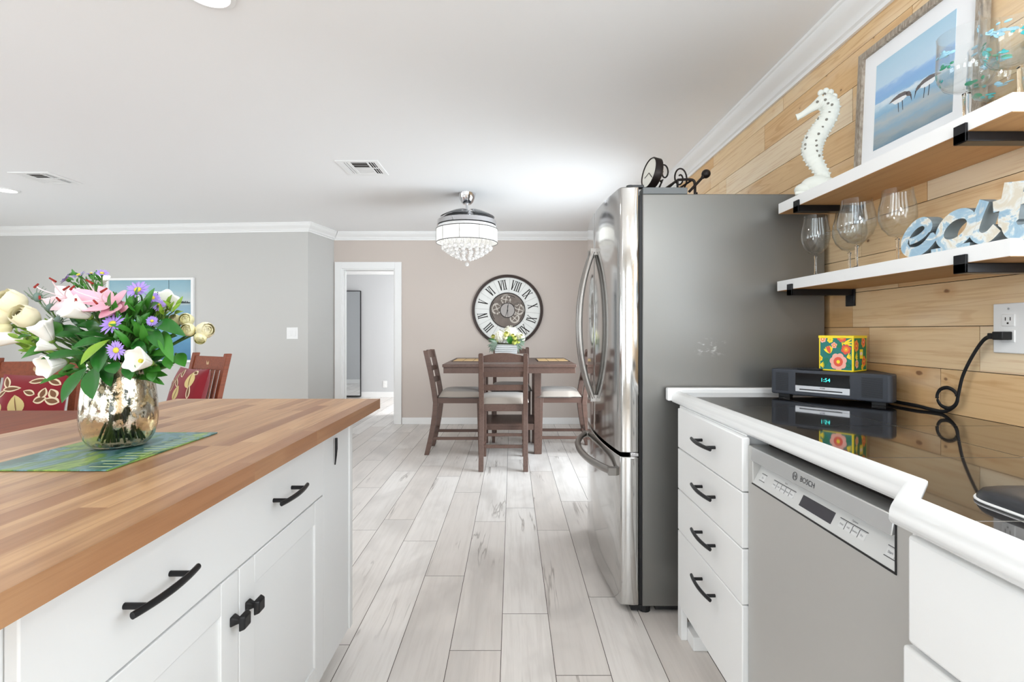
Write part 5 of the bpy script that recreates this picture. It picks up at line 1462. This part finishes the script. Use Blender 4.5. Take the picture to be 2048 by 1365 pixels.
# outlet with plug
OY = WF*F/(2022 - 1024); OZ = 1.188
ou = thing('wall_outlet', 'white double wall outlet on the pine boards with a black plug in it', 'outlet', (WF, OY, OZ))
MB().box(WF - .006, WF - .0003, OY - .046, OY + .044, OZ - .067, OZ + .067).build('plate', M['white_plastic'], ou, bevel=.003)
for zc in (OZ + .0215, OZ - .021):
    s_ = MB().box(WF - .0085, WF - .005, OY - .018, OY + .018, zc - .0165, zc + .0165).build('socket', M['white_plastic'], ou, bevel=.005)
    m = MB()
    for dy in (-.0065, .0065): m.box(WF - .0090, WF - .0083, OY + dy - .0011, OY + dy + .0011, zc - .001, zc + .008)
    m.lathe([(0, 0), (.0026, 0), (.0026, .001), (0, .001)], (WF - .0083, OY, zc - .008), 10, Matrix.Rotation(-PI/2, 4, 'Y'))
    m.build('slots', M['dark_gap'], s_)
MB().lathe([(0, 0), (.003, 0), (.003, .001), (0, .001)], (WF - .006, OY, OZ + .052), 10, Matrix.Rotation(-PI/2, 4, 'Y')).build('screw', M['chrome'], ou)
def cw(px, py, X=None):
    X = X or WF - .018; return at(px, py, X*F/(px - 1024))
cc = lambda x, y: (1500 + x/3.737, 580 + y/3.737)
path = [(1850, 340), (1800, 347), (1740, 382), (1660, 500), (1592, 640), (1562, 760), (1540, 850), (1490, 886), (1425, 862), (1398, 800), (1420, 748), (1475, 732), (1528, 760), (1552, 810), (1530, 868), (1450, 910), (1350, 905), (1250, 868), (1130, 845), (1062, 832)]
P3 = []
for i, (x, y) in enumerate(path):
    p = cw(*cc(x, y), X=WF - .022 + .0006*(i if i < 13 else 26 - i)); p.z = max(p.z, CT + .0055); P3.append(p)
P3[0].x = WF - .026
P3.append(Vector((1.318, 1.80, CT + .0055))); P3.append(Vector((1.28, 1.868, CT + .02)))
tc_ = thing('power_cord', 'flat black power cord looping along the pine wall from the radio to the outlet', 'cord', (1.3, 1.45, CT))
MB().tube(spline(P3, 7), .0056, 8, flat=.45, up=(0, .3, 1)).build('cable', M['black_matte'], tc_, smooth=True)
zc = OZ - .021; m = MB(); m.box(WF - .036, WF - .0091, OY - .013, OY + .016, zc - .010, zc + .012); m.box(WF - .032, WF - .018, OY + .015, OY + .034, zc - .008, zc + .008); m.tube([(WF - .025, OY + .034, zc), (WF - .026, P3[0].y, P3[0].z)], .005, 8)
m.build('plug', M['black_matte'], tc_, bevel=.003)
# ------------------------------------------------------------------ room on the left: oak table, chairs, pillows
M['oak'] = plank_mat('red brown oak', S(134, 66, 36), S(118, 54, 30), S(84, 38, 22), S(150, 80, 48), 1.5, .6, pores=.45, smudge_amt=.4)
ot = thing('oak_table', 'red brown oak table behind the vase, in front of the left oak chair', 'table', (-3.2, 2.37, 0))
MB().box(-4.4, -2.0, 2.02, 2.64, .728, .762).build('tabletop', M['oak'], ot, bevel=.006)
MB().box(-4.25, -2.15, 2.12, 2.56, .64, .728).build('apron', M['oak'], ot)
for x in (-4.25, -2.23):
    for y in (2.12, 2.49): MB().box(x, x + .075, y, y + .075, .0005, .728).build('leg', M['oak'], ot, bevel=.004)
def oak_proto(label):
    t = thing('oak_chair', label, 'chair', (0, 0, 0), 0, 'oak chairs with red pillows'); W = M['oak']
    yb = lambda z: -.20 - .12*max(0, (z - .45)/.56)**1.1
    for s in (-1, 1):
        m = MB(); vs = []; x = s*.218; zs = [0.0005, .3, .45, .6, .75, .9, 1.01]
        for z in zs: vs += [(x-.022, yb(z)-.02, z), (x+.022, yb(z)-.02, z), (x+.022, yb(z)+.02, z), (x-.022, yb(z)+.02, z)]
        fs = [(0, 3, 2, 1), tuple(4*(len(zs)-1) + k for k in range(4))]
        for i in range(len(zs)-1): fs += [(4*i + k, 4*i + (k+1) % 4, 4*i + 4 + (k+1) % 4, 4*i + 4 + k) for k in range(4)]
        m.add(vs, fs); m.build('rear_leg', W, t, bevel=.004, local=True)
        MB().box(s*.215 - .022, s*.215 + .022, .18, .224, .0005, .43).build('front_leg', W, t, bevel=.004, local=True)
    def hb(m, x0, x1, z0, z1, d0=-.011, d1=.011): m.hexa([(x0, yb(z0)+d0, z0), (x1, yb(z0)+d0, z0), (x1, yb(z0)+d1, z0), (x0, yb(z0)+d1, z0), (x0, yb(z1)+d0, z1), (x1, yb(z1)+d0, z1), (x1, yb(z1)+d1, z1), (x0, yb(z1)+d1, z1)])
    m = MB(); hb(m, -.197, .197, .885, .985); tr = m.build('top_rail', W, t, bevel=.003, local=True)
    m = MB(); yy = yb(.935) + .0112
    for pts in ([(-.014, .018), (-.004, .006), (0, -.008), (-.010, -.014), (-.018, -.002)], [(.014, .018), (.004, .006), (0, -.008), (.010, -.014), (.018, -.002)], [(-.005, -.012), (.005, -.012), (0, .006)]):
        m.prism(pts, lambda u, v, d_: (u, yy + d_ - .0035*v/.05*1.2, .935 + v), 0, .003)
    m.build('carved_emblem', pbr('pale inlay', S(196, 160, 120), .5), tr, local=True)
    m = MB(); hb(m, -.197, .197, .53, .60); m.build('lower_rail', W, t, bevel=.003, local=True)
    for i in range(5): m = MB(); x = -.13 + i*.065; hb(m, x - .019, x + .019, .60, .885, -.006, .006); m.build('back_slat', W, t, local=True)
    MB().box(-.235, .235, -.19, .235, .43, .46).build('seat', W, t, bevel=.006, local=True)
    m = MB(); m.box(-.20, .20, .19, .212, .36, .43); m.box(-.224, -.204, -.18, .19, .36, .43); m.box(.204, .224, -.18, .19, .36, .43); m.build('seat_frame', W, t, local=True)
    m = MB(); m.box(-.2, .2, .192, .212, .16, .19); m.box(-.224, -.204, -.19, .19, .12, .15); m.box(.204, .224, -.19, .19, .12, .15); m.build('stretchers', W, t, local=True)
    return t
oc = oak_proto('red brown oak chair at the left edge, facing the viewer behind the bouquet')
fA, fB = R(194.5), R(150)
oc.location = (-2.99, 2.94, 0); oc.rotation_euler = (0, 0, fA)
dup(oc, (-2.50, 3.62, 0), fB, 'red brown oak chair turned sideways to the right of the vase, beyond the island')
M['pillow_red'] = pbr('dark red pillow fabric', S(128, 16, 30), .9, sheen=.3, bump=(500, .2, .0008))
M['leaf_tan'] = pbr('tan leaf print', S(206, 186, 128), .9, vary=.15); M['leaf_brown'] = pbr('brown leaf print', S(122, 84, 60), .9, vary=.2); M['leaf_cream'] = pbr('cream leaf print', S(226, 208, 176), .9)
def pillow(loc, rz, label, w, hh, leaves, lean=.28):
    t = thing('throw_pillow', label, 'pillow', loc, rz); T = .075
    def prof(a, c): return T*max(0, (1 - abs(a)**3.2))**.55*max(0, (1 - abs(c)**3.2))**.55
    def pos(a, c, s): # a,c in -1..1
        pinch = 1 - .05*(1 - a*a)*abs(c)**4 ; pin2 = 1 - .05*(1 - c*c)*abs(a)**4
        x = a*w/2*pin2; z = c*hh/2*pinch; y = s*prof(a, c)
        return (x, y - lean*z, z + hh/2)
    m = MB()
    for s in (-1, 1): m.grid(lambda u, v: pos(2*u - 1, 2*v - 1, s), 18, 18)
    b = m.build('cover', M['pillow_red'], t, smooth=True, weld=True, local=True)
    m = MB(); mk = {'t': 0, 'b': 1, 'c': 2}
    def decal(k, a, c, L, W, rot, lift=.0012):
        m.cur = mk[k]; n = 8; vs = []
        for i in range(n + 1):
            u = i/n; wd = W/2*math.sin(PI*u)**.75*(1 - .35*u); 
            for q in (-1, 0, 1):
                x, z = L*(u - .5), wd*q
                A, C = a + (x*math.cos(rot) - z*math.sin(rot))*2/w, c + (x*math.sin(rot) + z*math.cos(rot))*2/hh
                A = max(-.97, min(.97, A)); C = max(-.97, min(.97, C))
                p = pos(A, C, 1); vs.append((p[0], p[1] + lift, p[2]))
        m.add(vs, [(3*i + q, 3*i + q + 1, 3*i + q + 4, 3*i + q + 3) for i in range(n) for q in (0, 1)])
    for (k, a, c, L, W, rot) in leaves:
        c, L, W = .04 + .47*(c + 1), L*.72, W*.72
        decal(k, a, c, L, W, R(rot))
        if k != 't': decal('b' if k == 'c' else 'c', a, c, L*.8, W*.55, R(rot), .0022)
        decal('b', a, c, L*.9, .006, R(rot), .003)
    m.build('leaf_print', [M['leaf_tan'], M['leaf_brown'], M['leaf_cream']], t, norm=False, local=True)
    return t
# a runs to the viewer's left on a pillow that faces the viewer
LV = [('c', .72, .62, .11, .065, 60), ('c', .5, .28, .14, .06, 175), ('c', .8, .0, .10, .05, 140), ('t', .25, -.62, .17, .14, 75), ('c', -.05, .05, .09, .06, 20), ('c', -.45, .0, .09, .075, 100), ('c', -.72, -.05, .09, .075, 60), ('c', -.40, -.35, .09, .075, 160), ('c', -.72, -.45, .10, .08, 20), ('c', -.2, .72, .13, .06, 170), ('c', -.65, .62, .12, .06, 30), ('t', .85, -.7, .1, .08, 40)]
bk = lambda c, rz, d_: (c[0] - math.sin(rz)*d_, c[1] + math.cos(rz)*d_)
xa, ya_ = bk((-2.95, 2.93), fA, -.085)
pillow((xa + .075, ya_, .4695), fA, 'dark red pillow with tan leaf pattern leaning in the oak chair at the left edge', .345, .45, LV)
LB_ = [('c', .45, .35, .12, .05, 100), ('c', .75, .02, .10, .045, 150), ('c', .28, .05, .12, .05, 45), ('c', .5, -.25, .11, .045, 110), ('t', -.45, .28, .17, .15, 70), ('c', .25, .72, .12, .05, 45), ('c', -.5, .8, .10, .05, 20), ('c', -.6, -.5, .14, .06, 80), ('t', .1, -.65, .15, .12, 100)]
xb_, yb_ = bk((-2.42, 3.575), fB, -.085)
pillow((xb_, yb_, .4695), fB, 'dark red pillow with tan leaf pattern in the sideways oak chair right of the vase', .40, .44, LB_)

# ------------------------------------------------------------------ island top: place mat, vase, flowers
IT = .92
def matpaint():
    mt, nt, b = newmat('green and blue painted mat'); g = NG(nt); o = g.obj()
    f = g.noise(g.scale(o, (9, 4, 1)), 1.3, 5, .6, .8); c = g.ramp(f, [(.28, S(30, 76, 76)), (.40, S(52, 104, 94)), (.48, S(108, 146, 156)), (.53, S(84, 128, 70)), (.60, S(140, 172, 84)), (.70, S(40, 88, 66))])
    sx = g.n('ShaderNodeSeparateXYZ'); g.put(sx.inputs[0], o)
    g.put(b.inputs['Base Color'], c); b.inputs['Roughness'].default_value = .32; return mt
pm = thing('table_mat', 'green and blue painted rectangular mat under the mercury glass vase', 'placemat', (-.874, 1.098, IT))
MB().box(-1.0, -.748, .925, 1.271, IT + .0004, IT + .0034).build('mat', matpaint(), pm, bevel=.001)
m = MB()
for i in range(15):
    y = .945 + i*.021; m.box(-.80 + .012*math.sin(i*2.3), -.757, y, y + .0035, IT + .0034, IT + .0037)
m.build('pale_strokes', pbr('pale green brush strokes', S(186, 200, 150), .5), pm)
VX, VY, VZ = -.879, 1.12, IT + .0039
def mercury():
    mt, nt, b = newmat('mercury glass'); g = NG(nt); o = g.obj(); sx = g.n('ShaderNodeSeparateXYZ'); g.put(sx.inputs[0], o)
    n1 = g.noise(g.scale(o, (1, 1, .8)), 55, 4, .62); n2 = g.noise(o, 16, 3, .5)
    h_ = g.n('ShaderNodeMapRange'); g.put(h_.inputs[0], sx.outputs[2]); h_.inputs[1].default_value = .035; h_.inputs[2].default_value = .085; h_.inputs[3].default_value = -.12; h_.inputs[4].default_value = .025
    cov = g.step(g.math('ADD', g.math('ADD', g.math('MULTIPLY', n1, .75), g.math('MULTIPLY', n2, .25)), h_.outputs[0]), .46, .53)
    vor = g.n('ShaderNodeTexVoronoi'); g.put(vor.inputs['Vector'], o); vor.inputs['Scale'].default_value = 60
    out = nt.nodes['Material Output']
    b.inputs['Base Color'].default_value = S(206, 200, 184); b.inputs['Metallic'].default_value = 1; b.inputs['Roughness'].default_value = .18
    g.put(b.inputs['Normal'], g.bump(n1, .45, .003))
    gl = g.n('ShaderNodeBsdfPrincipled'); gl.inputs['Base Color'].default_value = S(246, 240, 220); gl.inputs['Transmission Weight'].default_value = 1; gl.inputs['Roughness'].default_value = .05; gl.inputs['IOR'].default_value = 1.3
    g.put(gl.inputs['Normal'], g.bump(n1, .25, .002))
    mx = g.n('ShaderNodeMixShader'); g.put(mx.inputs[0], cov); nt.links.new(gl.outputs[0], mx.inputs[1]); nt.links.new(b.outputs[0], mx.inputs[2]); nt.links.new(mx.outputs[0], out.inputs[0])
    return mt
va = thing('flower_vase', 'mottled silver mercury glass vase holding the mixed bouquet on the island', 'vase', (VX, VY, VZ))
out = [(0, 0), (.040, 0), (.050, .003), (.058, .010), (.0655, .024), (.0705, .044), (.0725, .066), (.0712, .095), (.0680, .125), (.0640, .155), (.0605, .180), (.0595, .189)]
inn = [(r - .003, z + .002) for r, z in reversed(out[2:-1])] 
MB().lathe(out + [(.0572, .189)] + inn + [(0, .005)], (VX, VY, VZ), 56).build('glass_body', mercury(), va, smooth=True)
MOUTH = Vector((VX, VY, VZ + .177)); FLOOR = Vector((VX, VY, VZ + .012))
rb_ = random.Random(31)
def bq(cx, cy, dy=0.0): return at(cx/2.844, 500 + cy/2.844, VY + dy)      # crop coordinates of the bouquet study
def stem_to(p, end_dir=(0, 0, 1), t=None, r=.0022):
    p = Vector(p); k = (p - MOUTH); a = rb_.uniform(0, 6.28); q0 = FLOOR + Vector((-k.x*.10 + .028*math.cos(a), .028*math.sin(a), 0)); q1 = MOUTH + Vector((k.x*.14, k.y*.14, -.02))
    q1.x = max(VX - .036, min(VX + .036, q1.x)); q1.y = max(VY - .036, min(VY + .036, q1.y))
    pth = [q0, q0.lerp(q1, .5)] + bez(q1, q1 + Vector((k.x*.15, k.y*.15, max(.02, k.z*.5))), p - Vector(end_dir).normalized()*.05, p, 10)
    return MB().tube(pth, r, 6).build('stem', M['stem'], t, smooth=True)
BG = 'flowers in the mercury glass vase'
def flower_thing(name, p, label, cat='flower'):
    t = thing(name, label, cat, p, 0, BG); return t
M['rose_cream'] = pbr('cream green rose petals', S(240, 234, 204), .6, vary=.06); M['rose_yellow'] = pbr('pale yellow green petals', S(236, 232, 190), .6, vary=.08)
M['petal_white'] = pbr('white flower petals', S(248, 248, 244), .55); M['lily_pink'] = pbr('pink lily petals', S(238, 182, 200), .5, vary=.12); M['lily_pale'] = pbr('pale pink petals', S(246, 220, 226), .5)
M['violet'] = pbr('violet aster petals', S(166, 140, 220), .6); M['disc_yellow'] = pbr('yellow flower disc', S(206, 196, 70), .8, bump=(300, .6, .002)); M['anther'] = pbr('dark red anther', S(140, 36, 26), .7); M['thistle'] = pbr('blue green thistle', S(110, 132, 124), .8)
M['cup_green'] = pbr('green calyx', S(110, 140, 60), .6)
def rose(cx, cy, dy, r, ax, label, mat='rose_cream'):
    p = bq(cx, cy, dy); t = flower_thing('rose', p, label)
    blossom(MB(), p, r*.76, ax, 4, .95).build('petals', M[mat], t, smooth=True, norm=False)
    a = Vector(ax).normalized(); MB().ball(p - a*r*.45, (r*.36, r*.36, r*.36), 10, 6).build('calyx', M['cup_green'], t, smooth=True); stem_to(p - a*r*.45, a, t)
rose(75, 305, -.02, .034, (-.3, -.7, .6), 'largest cream rose, topmost at the left of the bouquet'); rose(18, 385, -.03, .024, (-.5, -.8, .3), 'cream rose cut by the left edge of the picture'); rose(152, 385, -.05, .031, (-.1, -.9, .5), 'cream rose just below and right of the topmost cream rose'); rose(32, 446, -.03, .016, (-.5, -.7, -.2), 'small cream rose under the two larger roses at the left edge', 'rose_yellow')
rose(1062, 400, .02, .020, (.3, -.9, .2), 'pale yellow rose at the right side of the bouquet, in front of the seascape', 'rose_yellow'); rose(1072, 455, -.01, .019, (.2, -1, .1), 'pale yellow rose hanging below its neighbour, right of the glossy leaves', 'rose_yellow'); rose(1000, 400, .03, .016, (0, -.9, .4), 'small yellow rose innermost on the right of the bouquet', 'rose_yellow')
rose(1165, 458, .0, .024, (.75, -.6, .1), 'cream rose at the far right tip of the bouquet', 'rose_cream'); rose(1140, 500, -.01, .017, (.4, -.8, -.5), 'drooping rose under the one at the far right tip', 'rose_yellow')
def cup(cx, cy, dy, r, L, ax, label, name='lisianthus', mat='petal_white', wave=.12):
    p = bq(cx, cy, dy); t = flower_thing(name, p, label); a = Vector(ax).normalized(); q = a.to_track_quat('Z', 'Y').to_matrix()
    def fn(u, v):
        th = 2*PI*u; rr_ = .9*r*(.16 + .84*v**.75)*(1 + wave*v*v*math.cos(5*th)); z = L*(v - .6) + wave*.5*r*v*v*math.sin(5*th + 1)
        return p + q @ Vector((rr_*math.cos(th), rr_*math.sin(th), z))
    m = MB(); m.grid(fn, 30, 8); b = m.build('petals', M[mat], t, smooth=True, norm=False, weld=False)
    s_ = b.modifiers.new('t', 'SOLIDIFY'); s_.thickness = .0012
    m = MB(); m.tube([p - a*L*.45, p + a*L*.05], [r*.10, r*.16], 8); m.build('pistil', M['disc_yellow'], t, smooth=True)
    MB().ball(p - a*L*.58, r*.24, 8, 6).build('calyx', M['cup_green'], t, smooth=True); stem_to(p - a*L*.6, a, t)
cup(252, 462, -.07, .025, .042, (-.25, -.45, .85), 'white cup-shaped flower below the cream roses on the left'); cup(262, 545, -.06, .017, .034, (-.6, -.5, .2), 'white flower bud sideways under the white cup on the left')
cup(45, 503, -.03, .022, .055, (-1, -.25, .05), 'white tubular flower pointing out of the left edge'); cup(298, 655, -.10, .025, .045, (-.2, -.85, -.15), 'white open flower drooping over the oak chair on the left'); cup(800, 632, -.11, .027, .042, (-.15, -.95, .25), 'open white flower facing the viewer above the vase rim')
cup(437, 345, -.09, .028, .045, (-.4, -.8, .5), 'white flower in front of the pink lilies'); cup(935, 308, .03, .028, .05, (.5, -.55, .5), 'large white petalled flower at the upper right of the bouquet'); cup(565, 172, .06, .020, .03, (.5, -.2, .8), 'white petal flower behind the violet asters at the top')
def lily(cx, cy, dy, tips, label, pale):
    p = bq(cx, cy, dy); t = flower_thing('lily', p, label); m = MB()
    for i, (tx, ty, td, w) in enumerate(tips):
        leafy(m, p + Vector((0, .01, 0)), bq(tx, ty, dy + td), w, (0, -.8, .6), -.14, .22, 10, .6)
    m.build('petals', M[pale], t, smooth=True, norm=False)
    m = MB()
    for i in range(5):
        a = i*1.25 + .2; e = p + Vector((.034*math.cos(a), -.045, .018 + .022*math.sin(a))); m.tube(bez(p, p + Vector((0, -.02, .01)), e - Vector((0, 0, .01)), e, 6), .0011, 5)
        m2 = MB(); m2.tube([e - Vector((.007*math.cos(a*2), 0, .004)), e + Vector((.007*math.cos(a*2), 0, .004))], [.0024, .0018], 6).build('anther', M['anther'], t, smooth=True)
    m.build('stamens', M['lily_pale'], t, smooth=True)
    stem_to(p, (0, -.5, .6), t)
lily(600, 300, -.06, [(395, 225, -.02, .036), (470, 350, -.05, .040), (610, 375, -.06, .046), (715, 345, -.04, .040), (722, 235, .0, .036), (560, 205, .05, .03)], 'pink lily with dark red anthers at the centre of the bouquet top', 'lily_pink')
lily(395, 285, -.01, [(315, 205, .0, .032), (240, 285, .0, .036), (285, 345, -.03, .036), (450, 215, .02, .034), (480, 300, .0, .034), (380, 360, -.04, .038)], 'paler pink lily behind the white flower on the left', 'lily_pale')
def aster(cx, cy, dy, r, ax, label):
    p = bq(cx, cy, dy); t = flower_thing('aster', p, label); a = Vector(ax).normalized(); q = a.to_track_quat('Z', 'Y').to_matrix(); m = MB(); n = 22
    for i in range(n):
        th = 2*PI*i/n; L = r*rb_.uniform(.86, 1.06); b0 = p + q @ Vector((.22*r*math.cos(th), .22*r*math.sin(th), .001*(i % 2))); e = p + q @ Vector((L*math.cos(th), L*math.sin(th), r*rb_.uniform(.02, .28)))
        leafy(m, b0, e, r*.24, a, .03, .05, 3, .8)
    m.build('petals', M['violet'], t, smooth=True, norm=False)
    m = MB(); m.ball(p + a*.002, (r*.30, r*.30, r*.17), 12, 6, q); m.build('disc', M['disc_yellow'], t, smooth=True)
    m = MB(); m.ball(p - a*r*.22, r*.26, 8, 6); m.build('calyx', M['leaf'], t, smooth=True); stem_to(p - a*r*.3, a, t, .0016)
    return p
AS = [(785, 230, -.05, .023, (.1, -.75, .6), 'largest violet aster, at the top right of the bouquet centre'), (642, 424, -.10, .025, (-.1, -.85, .5), 'violet aster in the middle of the leaves below the lily'), (664, 572, -.13, .020, (-.05, -.98, .1), 'violet aster facing the viewer lowest in the bouquet, over the dark leaves'),
 (450, 146, .0, .015, (-.2, -.5, .8), 'violet aster at the top left of the highest aster spray'), (520, 138, .01, .011, (0, -.3, 1), 'small violet aster in the middle of the highest aster spray'), (580, 136, .0, .014, (.4, -.4, .8), 'violet aster at the top right of the highest aster spray'), (380, 168, .02, .017, (-.6, -.4, .5), 'pale violet aster left of the highest aster spray'),
 (866, 275, -.03, .016, (.5, -.6, .5), 'violet aster to the right of the largest aster'), (905, 316, -.03, .014, (.6, -.7, .2), 'violet aster hanging beside the large white flower on the right'), (865, 405, -.06, .011, (.5, -.8, 0), 'half hidden violet aster among the right-hand leaves')]
for a_ in AS: aster(*a_)
def thistle(cx, cy, dy, r, label):
    p = bq(cx, cy, dy); t = flower_thing('thistle', p, label); MB().ball(p, (r*.8, r*.8, r), 12, 8).build('head', M['thistle'], t, smooth=True); m = MB()
    for i in range(11):
        th = 2*PI*i/11; e = p + Vector((r*2.6*math.cos(th), -r*.5*math.sin(th*3), r*1.5*math.sin(th) + r*.9)); leafy(m, p - Vector((0, 0, r*.7)), e, r*.28, (0, -1, .2), .1, .1, 4)
    m.build('bracts', M['leaf_grey'], t, smooth=True, norm=False); stem_to(p, (-.3, 0, 1), t, .0016)
thistle(215, 270, .0, .011, 'grey green thistle between the topmost rose and the lilies'); thistle(288, 330, -.01, .010, 'thistle below and right of the upper thistle'); thistle(335, 402, -.03, .010, 'dark thistle just under the white flower beside the lilies')
# glossy leaves, on branches
def branch(label, root, leaves, mat, spine=True):
    p = bq(*root); t = thing('leafy_branch', label, 'foliage', p, 0, 'leafy branches in the mercury glass vase')
    for (b0, b1, w, d0, d1, crl) in leaves:
        m = MB(); leafy(m, bq(b0[0], b0[1], d0), bq(b1[0], b1[1], d1), w/2.844*VY/1000*1.05, (.1*(1 if b1[0] > b0[0] else -1), -.75, .6), crl, .22, 10, .7); m.build('leaf', M[mat] if isinstance(mat, str) else M[mat[hash(b1) % len(mat)]], t, smooth=True, norm=False)
    stem_to(p, (0, -.4, .6), t, .0028)
branch('dark glossy leaves in a whorl at the lower left front of the bouquet', (605, 520, -.09), [((610, 512), (412, 560), 74, -.09, -.13, .06), ((612, 535), (560, 700), 92, -.10, -.13, .06), ((480, 590), (232, 622), 62, -.08, -.12, .05), ((600, 500), (430, 480), 44, -.06, -.09, .08), ((440, 500), (312, 492), 66, -.05, -.08, .1), ((580, 470), (495, 400), 66, -.05, -.06, .1), ((560, 440), (440, 430), 50, -.02, -.04, .1)], 'leaf_dark')
branch('long drooping dark leaves over the front of the vase', (500, 640, -.09), [((495, 670), (352, 872), 84, -.10, -.135, .05), ((535, 670), (528, 850), 88, -.10, -.14, .05), ((640, 640), (655, 705), 70, -.11, -.12, .05), ((735, 640), (742, 742), 60, -.10, -.125, .05), ((600, 640), (630, 780), 60, -.08, -.11, .05)], 'leaf_dark')
branch('yellow green narrow leaf crossing the dark whorl', (620, 515, -.10), [((620, 512), (458, 655), 62, -.105, -.145, .06)], 'leaf_light')
branch('dark glossy leaves arching to the right over the seascape', (850, 440, -.05), [((880, 425), (1056, 492), 74, -.05, -.08, .16), ((855, 450), (932, 572), 66, -.06, -.10, .08), ((780, 480), (870, 450), 60, -.05, -.06, .1), ((760, 520), (830, 600), 60, -.08, -.09, .1)], 'leaf_dark')
branch('green leaves curling down at the right of the bouquet', (930, 480, -.05), [((930, 462), (985, 640), 62, -.06, -.10, .14), ((900, 560), (780, 575), 44, -.07, -.08, .1), ((950, 600), (968, 680), 52, -.05, -.06, .05), ((880, 680), (868, 750), 60, -.05, -.06, .1), ((840, 670), (915, 690), 56, -.05, -.06, .1), ((760, 600), (880, 570), 36, -.06, -.08, .1)], 'leaf')
branch('broad green leaves hanging at the lower right', (1000, 590, -.02), [((1010, 590), (1052, 665), 66, -.03, -.05, .08), ((990, 600), (940, 650), 46, -.02, -.04, .08)], 'leaf')
branch('bright green leaves among the white flowers on the left', (200, 520, -.04), [((290, 560), (140, 600), 66, -.03, -.05, .1), ((330, 520), (200, 510), 46, -.04, -.06, .1), ((180, 490), (100, 505), 40, -.03, -.05, .1), ((230, 540), (180, 590), 44, -.03, -.05, .1), ((300, 410), (350, 500), 60, -.04, -.05, .1), ((250, 580), (120, 620), 40, -.02, -.03, .1)], 'leaf')
branch('pale green leaves spreading at the lower left, above the red pillow', (370, 690, -.05), [((370, 715), (225, 765), 44, -.05, -.08, .08), ((420, 700), (330, 700), 50, -.04, -.05, .08), ((430, 660), (350, 690), 44, -.04, -.05, .08)], 'leaf')
def filler(label, root, n, box, mat, wl, seed, d_):
    p = bq(*root); t = thing('aster_foliage', label, 'foliage', p, 0, 'fine leafy foliage in the mercury glass vase'); r_ = random.Random(seed); m = MB(); ms = MB()
    for i in range(n):
        cx, cy = r_.uniform(box[0], box[1]), r_.uniform(box[2], box[3]); b0 = bq(cx, cy, r_.uniform(*d_)); k = (b0 - MOUTH - Vector((0, 0, -.03))).normalized()
        dr = (k + Vector((r_.gauss(0, .5), r_.gauss(-.2, .4), r_.gauss(0, .45)))).normalized(); L = r_.uniform(*wl)
        leafy(m, b0, b0 + dr*L, L*r_.uniform(.26, .38), (r_.gauss(0, .4), -.8, .5), .1, .2, 5)
        if i % 4 == 0: ms.tube(bez(MOUTH + Vector((r_.uniform(-.04, .04), r_.uniform(-.04, .04), -.01)), MOUTH.lerp(b0, .4) + Vector((0, 0, .02)), b0 - dr*.02, b0, 7), .0014, 5)
    m.build('leaves', M[mat], t, smooth=True, norm=False); ms.build('stems', M['stem'], t, smooth=True); stem_to(p, (0, 0, 1), t)
filler('fine green aster leaves filling the centre of the bouquet', (740, 440, -.02), 120, (640, 880, 330, 640), 'leaf', (.03, .06), 1, (-.08, .05))
filler('deeper green small leaves behind the centre of the bouquet', (700, 480, .04), 90, (480, 860, 380, 690), 'leaf_dark', (.035, .06), 2, (-.03, .07))
filler('light green sprigs at the upper right of the bouquet', (930, 360, .0), 26, (880, 1000, 330, 400), 'leaf_light', (.02, .035), 3, (-.03, .03))
filler('small leaves and buds of the highest aster spray', (520, 200, .01), 34, (420, 590, 140, 250), 'leaf', (.012, .024), 4, (-.01, .03))
filler('light green ruffled sprigs on the left of the bouquet', (170, 500, -.02), 36, (90, 330, 440, 580), 'leaf_light', (.02, .04), 5, (-.05, .03))
filler('muted green leaves above the vase rim', (640, 690, -.02), 50, (480, 860, 640, 740), 'leaf', (.03, .05), 6, (-.07, .05))
